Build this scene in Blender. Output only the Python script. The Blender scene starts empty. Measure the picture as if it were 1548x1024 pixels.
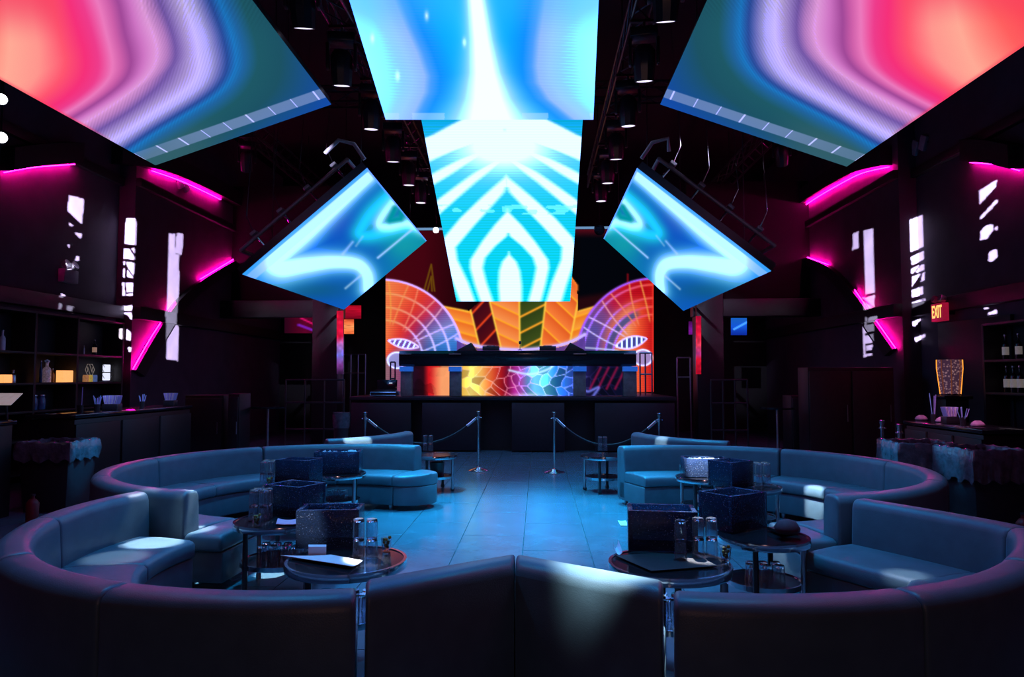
import bpy, bmesh, math, random
import numpy as np
from mathutils import Vector, Matrix

random.seed(7)
rng = np.random.default_rng(7)
S = bpy.context.scene
COL = S.collection

# ---------------------------------------------------------------- camera
F = 1075.0
PITCH, YAW = math.atan(58 / F), math.atan(39 / F)
CAM = Vector((0.52, 0.0, 1.58))
cam = bpy.data.cameras.new('camera'); cam.sensor_width = 36; cam.lens = 36 * F / 1548
cam.clip_start = 0.05; cam.clip_end = 200
camo = bpy.data.objects.new('camera', cam); COL.objects.link(camo)
camo.location = CAM; camo.rotation_euler = (math.pi / 2 + PITCH, 0, YAW)
S.camera = camo
R = camo.rotation_euler.to_matrix()

# ---------------------------------------------------------------- view, world
S.view_settings.view_transform = 'Standard'
S.view_settings.look = 'None'
S.view_settings.exposure = 0.0
S.view_settings.gamma = 1.0
S.view_settings.use_curve_mapping = False
try:
    S.cycles.use_denoising = True
    S.cycles.sample_clamp_indirect = 4.0
    S.cycles.sample_clamp_direct = 0.0
    S.cycles.caustics_reflective = False
    S.cycles.caustics_refractive = False
    S.cycles.max_bounces = 10
    S.cycles.transmission_bounces = 8
    S.cycles.use_light_tree = True
except Exception:
    pass
W = bpy.data.worlds.new('World'); S.world = W; W.use_nodes = True
W.node_tree.nodes['Background'].inputs[0].default_value = (0.25, 0.25, 0.6, 1)
W.node_tree.nodes['Background'].inputs[1].default_value = 0.006


def spot_light(name, loc, target, color, power, deg, blend=0.3, radius=0.05, parent=None):
    l = bpy.data.lights.new(name, 'SPOT'); l.color = color; l.energy = power
    l.spot_size = math.radians(deg); l.spot_blend = blend; l.shadow_soft_size = radius
    o = bpy.data.objects.new(name, l); COL.objects.link(o)
    o.location = loc
    d = Vector(target) - Vector(loc)
    o.rotation_euler = d.to_track_quat('-Z', 'Y').to_euler()
    return o


# ---------------------------------------------------------------- calibrated sight lines
def ray(px, py):
    return R @ Vector(((px - 774) / F, -(py - 512) / F, -1.0))
def Ph(px, py, h):
    d = ray(px, py); return CAM + d * ((h - CAM.z) / d.z)
def Py(px, py, y):
    d = ray(px, py); return CAM + d * ((y - CAM.y) / d.y)
def Px(px, py, x):
    d = ray(px, py); return CAM + d * ((x - CAM.x) / d.x)
Rn = np.array(R)
def project(P):
    q = (np.asarray(P, float) - np.array(CAM)) @ Rn
    return 774 + F * q[:, 0] / -q[:, 2], 512 - F * q[:, 1] / -q[:, 2]

# ---------------------------------------------------------------- materials
MATS = {}
def srgb(c):
    c = np.asarray(c, float) / 255.0
    return np.where(c <= 0.04045, c / 12.92, ((c + 0.055) / 1.055) ** 2.4)

def mat(name, col, rough=0.5, metal=0.0, noise=0.12, scale=20.0, bump=0.0, spec=0.5, trans=0.0, emit=None, estr=0.0, ior=1.45, coat=0.0, bscale=None):
    if name in MATS: return MATS[name]
    m = bpy.data.materials.new(name); m.use_nodes = True
    nt = m.node_tree; b = nt.nodes['Principled BSDF']
    b.inputs['Roughness'].default_value = rough
    b.inputs['Metallic'].default_value = metal
    b.inputs['Specular IOR Level'].default_value = spec
    b.inputs['IOR'].default_value = ior
    b.inputs['Transmission Weight'].default_value = trans
    b.inputs['Coat Weight'].default_value = coat
    tc = nt.nodes.new('ShaderNodeTexCoord')
    n = nt.nodes.new('ShaderNodeTexNoise'); n.inputs['Scale'].default_value = scale; n.inputs['Detail'].default_value = 4
    nt.links.new(tc.outputs['Object'], n.inputs['Vector'])
    r = nt.nodes.new('ShaderNodeValToRGB')
    c0 = [max(0, x * (1 - noise)) for x in col]; c1 = [min(1, x * (1 + noise)) for x in col]
    r.color_ramp.elements[0].position = 0.3; r.color_ramp.elements[1].position = 0.7
    r.color_ramp.elements[0].color = (*c0, 1); r.color_ramp.elements[1].color = (*c1, 1)
    nt.links.new(n.outputs['Fac'], r.inputs['Fac'])
    nt.links.new(r.outputs['Color'], b.inputs['Base Color'])
    if bump:
        n2 = nt.nodes.new('ShaderNodeTexNoise'); n2.inputs['Scale'].default_value = bscale or scale * 4; n2.inputs['Detail'].default_value = 5
        nt.links.new(tc.outputs['Object'], n2.inputs['Vector'])
        bp = nt.nodes.new('ShaderNodeBump'); bp.inputs['Strength'].default_value = bump; bp.inputs['Distance'].default_value = 0.01
        nt.links.new(n2.outputs['Fac'], bp.inputs['Height']); nt.links.new(bp.outputs['Normal'], b.inputs['Normal'])
    if emit is not None:
        b.inputs['Emission Color'].default_value = (*emit, 1); b.inputs['Emission Strength'].default_value = estr
    MATS[name] = m
    return m

def emission_mat(name, col, strength):
    if name in MATS: return MATS[name]
    m = bpy.data.materials.new(name); m.use_nodes = True
    nt = m.node_tree; nt.nodes.clear()
    o = nt.nodes.new('ShaderNodeOutputMaterial'); e = nt.nodes.new('ShaderNodeEmission')
    e.inputs[0].default_value = (*col, 1); e.inputs[1].default_value = strength
    nt.links.new(e.outputs[0], o.inputs[0]); MATS[name] = m
    return m

def led_mat(name, strength=1.0):
    if name in MATS: return MATS[name]
    m = bpy.data.materials.new(name); m.use_nodes = True
    nt = m.node_tree; nt.nodes.clear()
    o = nt.nodes.new('ShaderNodeOutputMaterial'); e = nt.nodes.new('ShaderNodeEmission')
    a = nt.nodes.new('ShaderNodeAttribute'); a.attribute_name = 'picture'
    nt.links.new(a.outputs['Color'], e.inputs[0]); e.inputs[1].default_value = strength
    nt.links.new(e.outputs[0], o.inputs[0]); MATS[name] = m
    return m

M_leather = mat('leather', (0.058, 0.105, 0.135), 0.40, noise=0.10, scale=9, bump=0.12, bscale=160, spec=0.45)
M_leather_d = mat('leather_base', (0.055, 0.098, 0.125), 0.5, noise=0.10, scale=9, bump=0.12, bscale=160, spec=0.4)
M_black = mat('black_paint', (0.012, 0.012, 0.015), 0.55, noise=0.2)
M_blackgloss = mat('black_gloss', (0.01, 0.01, 0.013), 0.12, noise=0.2, spec=0.6)
M_fixture = mat('fixture_black', (0.02, 0.02, 0.024), 0.3, noise=0.2, spec=0.6)
M_chrome = mat('chrome', (0.75, 0.77, 0.8), 0.14, 1.0, noise=0.05)
M_steel = mat('brushed_steel', (0.45, 0.46, 0.5), 0.32, 1.0, noise=0.1)
M_wall = mat('wall_paint', (0.052, 0.040, 0.060), 0.75, noise=0.18, scale=2.5, bump=0.05, bscale=60)
M_trim = mat('trim_paint', (0.012, 0.011, 0.014), 0.6, noise=0.15)
M_ceil = mat('ceiling_paint', (0.008, 0.008, 0.010), 0.9, noise=0.2)
M_stage = mat('stage_panel', (0.011, 0.012, 0.017), 0.45, noise=0.2)
M_tile = mat('floor_tile', (0.060, 0.125, 0.16), 0.22, noise=0.16, scale=3.5, bump=0.04, bscale=40, spec=0.5)
M_grout = mat('grout', (0.09, 0.09, 0.1), 0.7)
M_glass = mat('tumbler_glass', (0.85, 0.92, 1.0), 0.03, trans=0.94, spec=1.0, noise=0.01, ior=1.45)
M_paper = mat('paper', (0.75, 0.75, 0.78), 0.7, noise=0.04)
M_pinkpaper = mat('pink_card', (0.7, 0.3, 0.42), 0.7, noise=0.1)
M_liner = mat('bin_liner', (0.075, 0.08, 0.10), 0.16, noise=0.35, scale=14, bump=1.0, bscale=16, spec=.8)
M_bin = mat('bin_plastic', (0.018, 0.02, 0.026), 0.45, noise=0.2)
M_straw = mat('straw_blue', (0.25, 0.55, 0.8), 0.4, noise=0.1)
M_strawp = mat('straw_violet', (0.45, 0.42, 0.8), 0.4, noise=0.1)
M_napkin = mat('napkin', (0.7, 0.7, 0.78), 0.8, noise=0.05)
M_rope = mat('velvet_rope', (0.015, 0.016, 0.022), 0.6, noise=0.3, scale=60)
M_counter = mat('counter_panel', (0.004, 0.004, 0.0055), 0.5, noise=0.2, scale=4)
M_wood = mat('shelf_wood', (0.030, 0.024, 0.022), 0.5, noise=0.25, scale=8)
M_cloth = mat('garnish_green', (0.20, 0.17, 0.03), 0.6, noise=0.6, scale=60)
M_pillar = mat('booth_pillar', (0.16, 0.14, 0.135), 0.5, noise=0.25, scale=14)
M_red = mat('red_plastic', (0.10, 0.006, 0.01), 0.5, noise=0.15)

def acrylic_mat():
    m = bpy.data.materials.new('bubbled_acrylic'); m.use_nodes = True
    nt = m.node_tree; b = nt.nodes['Principled BSDF']
    b.inputs['Roughness'].default_value = 0.08
    b.inputs['Transmission Weight'].default_value = 0.72
    b.inputs['IOR'].default_value = 1.3
    tc = nt.nodes.new('ShaderNodeTexCoord')
    v = nt.nodes.new('ShaderNodeTexVoronoi'); v.inputs['Scale'].default_value = 75
    n = nt.nodes.new('ShaderNodeTexNoise'); n.inputs['Scale'].default_value = 9
    nt.links.new(tc.outputs['Object'], v.inputs['Vector']); nt.links.new(tc.outputs['Object'], n.inputs['Vector'])
    r = nt.nodes.new('ShaderNodeValToRGB')
    r.color_ramp.elements[0].position = 0.08; r.color_ramp.elements[0].color = (0.9, 0.95, 1.0, 1)
    r.color_ramp.elements[1].position = 0.22; r.color_ramp.elements[1].color = (0.045, 0.085, 0.19, 1)
    nt.links.new(v.outputs['Distance'], r.inputs['Fac']); nt.links.new(r.outputs['Color'], b.inputs['Base Color'])
    bp = nt.nodes.new('ShaderNodeBump'); bp.inputs['Strength'].default_value = 0.6; bp.inputs['Distance'].default_value = 0.004
    nt.links.new(v.outputs['Distance'], bp.inputs['Height']); nt.links.new(bp.outputs['Normal'], b.inputs['Normal'])
    return m
M_acrylic = acrylic_mat()

# ---------------------------------------------------------------- mesh helpers
class MB:
    def __init__(self): self.v = []; self.f = []
    def add(self, vs, fs):
        k = len(self.v); self.v += [tuple(p) for p in vs]; self.f += [tuple(i + k for i in f) for f in fs]; return self
    def box(self, c, s, rz=0.0, rot=None):
        hx, hy, hz = s[0] / 2, s[1] / 2, s[2] / 2
        m = rot if rot is not None else Matrix.Rotation(rz, 3, 'Z')
        vs = [Vector(c) + m @ Vector((x * hx, y * hy, z * hz)) for x in (-1, 1) for y in (-1, 1) for z in (-1, 1)]
        return self.add(vs, [(0, 1, 3, 2), (4, 6, 7, 5), (0, 4, 5, 1), (2, 3, 7, 6), (0, 2, 6, 4), (1, 5, 7, 3)])
    def lathe(self, prof, c=(0, 0, 0), n=20, rot=None, closed=False):
        vs = []; k = len(prof)
        for i in range(n):
            a = 2 * math.pi * i / n
            for r, z in prof:
                p = Vector((r * math.cos(a), r * math.sin(a), z))
                if rot is not None: p = rot @ p
                vs.append(Vector(c) + p)
        fs = []
        for i in range(n):
            j = (i + 1) % n
            for q in range(k - (0 if closed else 1)):
                q2 = (q + 1) % k
                fs.append((i * k + q, j * k + q, j * k + q2, i * k + q2))
        if not closed:
            if prof[0][0] > 1e-6: fs.append(tuple(i * k for i in range(n))[::-1])
            if prof[-1][0] > 1e-6: fs.append(tuple(i * k + k - 1 for i in range(n)))
        return self.add(vs, fs)
    def tube(self, pts, r, n=8, cap=True):
        pts = [Vector(p) for p in pts]; vs = []; fs = []
        up = None
        for i, p in enumerate(pts):
            t = (pts[min(i + 1, len(pts) - 1)] - pts[max(i - 1, 0)]).normalized()
            if up is None:
                up = t.orthogonal().normalized()
            else:
                up = (up - t * up.dot(t)).normalized()
            s = t.cross(up)
            for j in range(n):
                a = 2 * math.pi * j / n
                vs.append(p + (up * math.cos(a) + s * math.sin(a)) * r)
        for i in range(len(pts) - 1):
            for j in range(n):
                fs.append((i * n + j, i * n + (j + 1) % n, (i + 1) * n + (j + 1) % n, (i + 1) * n + j))
        if cap:
            fs.append(tuple(range(n))[::-1]); fs.append(tuple((len(pts) - 1) * n + j for j in range(n)))
        return self.add(vs, fs)
    def build(self, name, m, parent=None, smooth=False, bevel=0.0, seg=2, loc=None, angle=40, bang=50):
        me = bpy.data.meshes.new(name); me.from_pydata(self.v, [], self.f)
        bm = bmesh.new(); bm.from_mesh(me)
        bmesh.ops.remove_doubles(bm, verts=bm.verts, dist=1e-6)
        bmesh.ops.recalc_face_normals(bm, faces=bm.faces)
        if bevel:
            es = [e for e in bm.edges if len(e.link_faces) == 2 and e.calc_face_angle(0) > math.radians(bang)]
            bmesh.ops.bevel(bm, geom=es, offset=bevel, segments=seg, affect='EDGES', profile=0.5, clamp_overlap=True)
        bm.to_mesh(me); bm.free()
        if smooth or bevel:
            me.polygons.foreach_set('use_smooth', [True] * len(me.polygons))
            try: me.set_sharp_from_angle(angle=math.radians(angle))
            except Exception: pass
        me.materials.append(m)
        o = bpy.data.objects.new(name, me); COL.objects.link(o)
        if parent is not None: o.parent = parent
        if loc is not None: o.location = loc
        return o

def tag(o, label=None, cat=None, group=None, kind=None):
    if label: o['label'] = label
    if cat: o['category'] = cat
    if group: o['group'] = group
    if kind: o['kind'] = kind
    return o
def empty(name, loc=(0, 0, 0), rz=0.0, label=None, cat=None, group=None):
    o = bpy.data.objects.new(name, None); COL.objects.link(o); o.empty_display_size = 0.1
    o.location = loc; o.rotation_euler = (0, 0, rz)
    return tag(o, label, cat, group)
def copy_tree(o, parent=None):
    c = o.copy(); COL.objects.link(c); c.parent = parent
    for ch in [x for x in o.children]: copy_tree(ch, c)
    return c
def struct(o): o['kind'] = 'structure'; return o
def Rot(axis, deg): return Matrix.Rotation(math.radians(deg), 3, axis)

# ================================================================= SETTING
XL, XR, XLF, XRF, YSTEP, YB, ZC = -7.5, 7.5, -7.18, 7.18, 13.2, 21.0, 7.6
mb = MB(); mb.box((0, 9.5, -0.06), (16, 25, 0.10)); floor = struct(mb.build('floor', M_grout))
# tiles: 0.61 x 1.2 m planks, each second column shifted half a tile
TW, TL = 0.61, 1.2
tile_me = None; ntile = 0; rest = MB()
for i in range(-12, 13):
    x0 = 0.38 + (i - 1) * TW
    for j in range(-2, 18):
        y0 = -0.02 + j * TL + (0.6 if i % 2 else 0.0)
        cx, cy = x0 + TW / 2, y0 + TL / 2
        if not (-7.4 < cx < 7.4 and -2 < cy < 20.5): continue
        vis = (-4.3 < cx < 5.0 and 2.4 < cy < 15.2)
        dz = random.uniform(-0.0008, 0.0008)
        if vis and ntile < 290:
            if tile_me is None:
                t = MB(); t.box((0, 0, -0.006), (TW - 0.006, TL - 0.006, 0.012))
                o = t.build('tile', M_tile, floor, bevel=0.0015, seg=1); tile_me = o.data
            else:
                o = bpy.data.objects.new('tile', tile_me); COL.objects.link(o); o.parent = floor
            o.location = (cx, cy, dz); ntile += 1
        else:
            rest.box((cx, cy, -0.006 + dz), (TW - 0.006, TL - 0.006, 0.012))
r_ = rest.build('outer_tiles', M_tile, floor); r_['kind'] = 'stuff'
mb = MB(); mb.box((0, 9.5, ZC + 0.1), (16, 25, 0.2)); struct(mb.build('ceiling', M_ceil))
mb = MB(); mb.box((XL - 0.15, 5.6, 3.8), (0.3, 15.2, 7.6)); mb.box((XLF - 0.31, 17.1, 3.8), (0.62, 7.8, 7.6)); wall_l = struct(mb.build('wall_left', M_wall))
mb = MB(); mb.box((XR + 0.15, 5.6, 3.8), (0.3, 15.2, 7.6)); mb.box((XRF + 0.31, 17.1, 3.8), (0.62, 7.8, 7.6)); wall_r = struct(mb.build('wall_right', M_wall))
mb = MB(); mb.box((0, YB + 0.1, 3.8), (15.6, 0.2, 7.6)); struct(mb.build('wall_back', M_trim))

def wall_x(side, y): return (XL if y < YSTEP else XLF) if side < 0 else (XR if y < YSTEP else XRF)
def on_wall(side, pts):
    out = []
    for px, py in pts:
        p = Px(px, py, XL if side < 0 else XR)
        if p.y > YSTEP: p = Px(px, py, XLF if side < 0 else XRF)
        out.append(p)
    return out
def smooth_curve(P, n=8):
    out = []
    P = [Vector(p) for p in P]
    for i in range(len(P) - 1):
        p0, p1, p2, p3 = P[max(i - 1, 0)], P[i], P[i + 1], P[min(i + 2, len(P) - 1)]
        for k in range(n):
            t = k / n
            out.append(0.5 * ((2 * p1) + (p2 - p0) * t + (2 * p0 - 5 * p1 + 4 * p2 - p3) * t * t + (3 * p1 - p0 - 3 * p2 + p3) * t ** 3))
    out.append(P[-1]); return out

trim_no = [0]
def trim(mb_, m=None, **k):
    trim_no[0] += 1
    return struct(mb_.build('trim_%d' % trim_no[0], m or M_trim, **k))
M_pink = emission_mat('magenta_led', (1.0, 0.0012, 0.30), 330.0)
def arch_band(side, pts, grow, depth=0.22):
    """a raised band following pts on the wall; grow = (dy, dz) outward offset of its far edge"""
    P = smooth_curve(pts, 6); b = MB(); vs = []; fs = []
    s = -side
    for p in P:
        x = p.x
        q = Vector((x, p.y + grow[0], p.z + grow[1]))
        vs += [p + Vector((-s * .02, 0, 0)), p + Vector((s * depth, 0, 0)), q + Vector((s * depth, 0, 0)), q + Vector((-s * .02, 0, 0))]
    n = len(P)
    for i in range(n - 1):
        for k in range(4):
            fs.append((i * 4 + k, i * 4 + (k + 1) % 4, (i + 1) * 4 + (k + 1) % 4, (i + 1) * 4 + k))
    fs += [(0, 1, 2, 3), tuple((n - 1) * 4 + k for k in (3, 2, 1, 0))]
    b.add(vs, fs); return trim(b)
def led_strip(side, pts, off, label, depth=0.06):
    P = [p + Vector((-side * depth, off[0], off[1])) for p in smooth_curve(pts, 6)]
    o = MB().tube(P, 0.005, 6).build('light_strip', M_pink)
    return tag(o, label, 'light strip', 'magenta cove strips on the side walls')

# --- upper arches
LA1 = on_wall(-1, [(0, 258), (50, 250), (108, 246)])
LA2 = on_wall(-1, [(168, 248), (225, 256), (275, 274), (330, 300), (372, 323)])
RA1 = on_wall(1, [(1548, 255), (1510, 246), (1472, 243)])
RA2 = on_wall(1, [(1349, 250), (1310, 259), (1280, 273), (1240, 296), (1207, 318)])
for s, A in ((-1, LA1), (-1, LA2), (1, RA1), (1, RA2)):
    arch_band(s, A, (0.0, 0.35))
led_strip(-1, LA1, (0, -0.03), 'short magenta cove strip high over the bar shelves with the amber block')
led_strip(-1, LA2[1:4], (0, -0.03), 'long magenta cove strip following the arch opposite the EXIT sign')
led_strip(1, RA1, (0, -0.03), 'magenta cove strip high over the bottle shelves by the EXIT sign')
led_strip(1, RA2, (0, -0.03), 'magenta cove strip on the arch beyond the EXIT sign, high up')
# --- portal arches (the opening's curved edge)
LB = on_wall(-1, [(198, 560), (228, 508), (262, 458), (300, 424), (350, 394)])
RB = on_wall(1, [(1357, 528), (1330, 490), (1295, 440), (1255, 402), (1205, 384)])
arch_band(-1, LB, (0.32, -0.12), 0.10)
arch_band(1, RB, (0.32, -0.12), 0.10)
led_strip(-1, LB[:3], (-0.04, 0.02), 'magenta strip climbing the lower arch opposite the EXIT sign')
led_strip(-1, LB[3:], (-0.04, 0.02), 'magenta strip at the crown of the lower arch opposite the EXIT sign')
led_strip(1, RB[:2], (-0.04, 0.02), 'shortest magenta strip at the foot of the arch by the EXIT sign')
led_strip(1, RB[1:3], (-0.04, 0.02), 'magenta strip on the steep flank of the arch by the EXIT sign')
led_strip(1, RB[3:], (-0.04, 0.02), 'magenta strip at the flat crown of the lower arch beyond the EXIT sign')
# --- ledges
for s in (-1, 1):
    for (z, h, d) in ((5.32, 0.16, 0.10), (2.80, 0.24, 0.16)):
        b = MB(); b.box((s * (7.5 - d / 2), 5.6, z), (d, 15.2, h)); trim(b, bevel=0.01)
        b = MB(); b.box((s * (7.18 - d / 2), 17.0, z), (d, 7.6, h)); trim(b, bevel=0.01)
# --- back of house: frontal beams and pillars
for s in (-1, 1):
    b = MB(); b.box((s * 5.7, 17.1, 3.22), (3.0, 0.35, 0.42)); trim(b, M_stage, bevel=0.02)
    b = MB(); b.box((s * 4.55, 17.0, 2.3), (0.62, 0.5, 4.6)); trim(b, M_stage, bevel=0.02)
    b = MB(); b.box((s * 5.7, 17.6, 4.9), (3.0, 0.15, 3.0)); trim(b, mat('soffit_black', (.0035, .0035, .004), .9))
# --- baseboards and door
for s, nm in ((-1, 'baseboard_left'), (1, 'baseboard_right')):
    b = MB(); b.box((s * 7.485, 5.6, 0.08), (0.03, 15, 0.16)); struct(b.build(nm, M_trim))

# ================================================================= LED SCREENS
def led_grid(name, P00, P10, P01, P11, nu, nv, fn, parent, mirror=False, both=True):
    """grid between four world corners; fn(px, py) gives display sRGB 0..255; the artwork is registered to the calibrated corners"""
    u = np.linspace(0, 1, nu + 1); v = np.linspace(0, 1, nv + 1)
    U, V = np.meshgrid(u, v)
    A, B, C, D = (np.array(p) for p in (P00, P10, P01, P11))
    P = ((1 - U) * (1 - V))[..., None] * A + (U * (1 - V))[..., None] * B + ((1 - U) * V)[..., None] * C + (U * V)[..., None] * D
    P = P.reshape(-1, 3)
    Q = P.copy()
    if mirror: Q[:, 0] *= -1
    Q[:, 1] = np.maximum(Q[:, 1], 1.2)
    px, py = project(Q)
    rgb = np.clip(fn(px, py, U.ravel(), V.ravel()), 0, 255)
    lin = srgb(rgb)
    # near-white LEDs run past the camera's clipping point, bluish as LED white is
    hot = np.clip((lin - 0.72) / 0.28, 0, 1)
    lin = lin + hot * np.array([0.0, 0.9, 3.0])
    idx = np.arange((nu + 1) * (nv + 1)).reshape(nv + 1, nu + 1)
    quads = np.stack([idx[:-1, :-1], idx[:-1, 1:], idx[1:, 1:], idx[1:, :-1]], -1).reshape(-1, 4)
    me = bpy.data.meshes.new(name)
    me.vertices.add(len(P)); me.vertices.foreach_set('co', P.ravel())
    me.loops.add(quads.size); me.loops.foreach_set('vertex_index', quads.ravel().astype(np.int32))
    me.polygons.add(len(quads)); me.polygons.foreach_set('loop_start', np.arange(0, quads.size, 4).astype(np.int32))
    me.update(calc_edges=True); me.validate()
    at = me.color_attributes.new('picture', 'FLOAT_COLOR', 'POINT')
    at.data.foreach_set('color', np.concatenate([lin, np.ones((len(lin), 1))], 1).ravel().astype(np.float32))
    me.materials.append(led_mat('led_display', 1.0))
    o = bpy.data.objects.new(name, me); COL.objects.link(o)
    if parent is not None: o.parent = parent
    return o

def lerp_rgb(t, stops):
    xs = [s[0] for s in stops]
    return np.stack([np.interp(t, xs, [s[1][k] for s in stops]) for k in range(3)], -1)
def poly_dist(px, py, pts):
    d = np.full(px.shape, 1e9)
    for (x0, y0), (x1, y1) in zip(pts[:-1], pts[1:]):
        dx, dy = x1 - x0, y1 - y0; L = dx * dx + dy * dy + 1e-9
        t = np.clip(((px - x0) * dx + (py - y0) * dy) / L, 0, 1)
        d = np.minimum(d, np.hypot(px - x0 - t * dx, py - y0 - t * dy))
    return d
def curve2(pts, n=8):
    return [(p.x, p.y) for p in smooth_curve([(a, b, 0) for a, b in pts], n)]
def mix(c, col, w): return c * (1 - w[..., None]) + np.array(col, float) * w[..., None]
def g(d, s): return np.exp(-(d / s) ** 2)
def sstep(a, b, x):
    t = np.clip((x - a) / (b - a), 0, 1); return t * t * (3 - 2 * t)
def vnoise(x, y, seed=0):
    xi = np.floor(x).astype(int); yi = np.floor(y).astype(int); xf = x - xi; yf = y - yi
    h = lambda a, b: (np.sin(a * 127.1 + b * 311.7 + seed * 74.7) * 43758.5453) % 1.0
    u = xf * xf * (3 - 2 * xf); v = yf * yf * (3 - 2 * yf)
    return (h(xi, yi) * (1 - u) + h(xi + 1, yi) * u) * (1 - v) + (h(xi, yi + 1) * (1 - u) + h(xi + 1, yi + 1) * u) * v

def art_side(px, py, U, V):
    A = px - 0.35 * py
    Bq = py + 0.58 * px
    Bm = np.interp(Bq, [0, 90, 145, 208, 232, 255, 282, 308, 340, 380, 460], [-80, -20, 5, 100, 150, 205, 240, 278, 332, 380, 470])
    k = 40.0
    s = k * np.logaddexp(A / k, Bm / k)
    s = s + 10 * (vnoise(px / 60, py / 60, 3) - .5)
    c = lerp_rgb(s, [(-90, (250, 50, 80)), (-35, (255, 95, 95)), (8, (255, 170, 150)), (40, (255, 150, 142)), (75, (255, 85, 112)), (105, (246, 48, 122)), (125, (238, 60, 140)), (146, (236, 122, 190)), (160, (205, 95, 170)), (174, (160, 72, 152)),
                     (192, (205, 115, 195)), (212, (232, 160, 226)), (228, (190, 130, 205)), (242, (122, 92, 178)), (258, (165, 140, 215)), (280, (216, 198, 244)), (294, (190, 180, 238)), (308, (120, 122, 205)), (320, (45, 80, 165)), (333, (30, 125, 205)), (345, (32, 100, 160)), (366, (30, 88, 102)), (400, (28, 82, 100)), (430, (25, 80, 130)), (470, (20, 75, 165)), (520, (20, 85, 185))])
    c = mix(c, (246, 62, 98), .75 * sstep(70, -10, py) * sstep(110, 60, s))
    # fine moire lines that follow the flow
    st = 0.5 + 0.5 * np.sin((A * 0.9 + Bm * 0.55) * 1.05)
    w = sstep(195, 230, s) * (1 - sstep(330, 350, s))
    c = c * (1 - 0.13 * (w * st)[:, None])
    st2 = 0.5 + 0.5 * np.sin((px + py * .55) * 0.9)
    c = c * (1 - 0.10 * (sstep(60, 0, py) * st2 * sstep(180, 240, s))[:, None])
    grey = sstep(0.80, 0.9, V) * sstep(.55, .15, U)
    c = mix(c, (62, 100, 108), 0.6 * grey * sstep(330, 380, s))
    # painted reflection: paler strip with ticks along the far edge
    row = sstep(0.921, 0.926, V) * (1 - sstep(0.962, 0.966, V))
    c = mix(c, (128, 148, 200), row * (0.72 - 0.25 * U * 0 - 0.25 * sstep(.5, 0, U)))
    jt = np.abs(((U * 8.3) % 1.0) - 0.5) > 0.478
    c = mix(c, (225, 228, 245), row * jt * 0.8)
    c = mix(c, (255, 60, 90), sstep(0.02, 0.0, U) * 0.5 * sstep(300, 200, s))
    return c

def art_upper(px, py, U, V):
    ax = 720 + np.maximum(py, -60) * 0.12
    q = px - ax
    bl_ = np.interp(py, [-300, -20, 40, 80, 115, 140, 160, 185], [560, 598, 622, 640, 652, 650, 640, 628])
    br_ = np.interp(py, [-300, -20, 60, 100, 125, 150, 185], [850, 818, 806, 803, 806, 822, 865])
    t = np.where(px < ax, bl_ - px, px - br_)
    c = lerp_rgb(t, [(-75, (25, 190, 242)), (-40, (14, 172, 240)), (-14, (12, 145, 234)), (0, (70, 160, 242)), (10, (150, 192, 250)), (28, (155, 212, 251)), (55, (140, 230, 250)), (100, (158, 243, 252))])
    top = sstep(60, 0, py)[:, None] * 0.35
    c = c * (1 - top) + np.array([60, 185, 245.]) * top
    hw = np.interp(py, [-400, 0, 60, 110, 150, 181], [8, 13, 17, 24, 36, 52])
    c = mix(c, (250, 253, 255), np.clip(1.25 * g(q, hw * 1.15), 0, 1))
    rip = 0.5 + 0.5 * np.sin(py * 1.35 + np.sin(q / 40) * 3)
    c = mix(c, (110, 150, 245), 0.20 * rip * sstep(50, 80, np.abs(q)) * sstep(165, 120, np.abs(q)) * sstep(120, 60, np.abs(py - 60)))
    bl = (vnoise(px / 17, 0 * py + 3, 5) > .52) & (py > 171) & (np.abs(q) > 40)
    c = mix(c, (190, 225, 250), 0.5 * bl)
    for x_, y_ in ((645, 24), (563, 58), (601, 115), (702, 64)):
        c = mix(c, (240, 250, 255), .8 * g(np.hypot((px - x_) / 3, (py - y_) / 7), 1))
    return c

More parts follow.
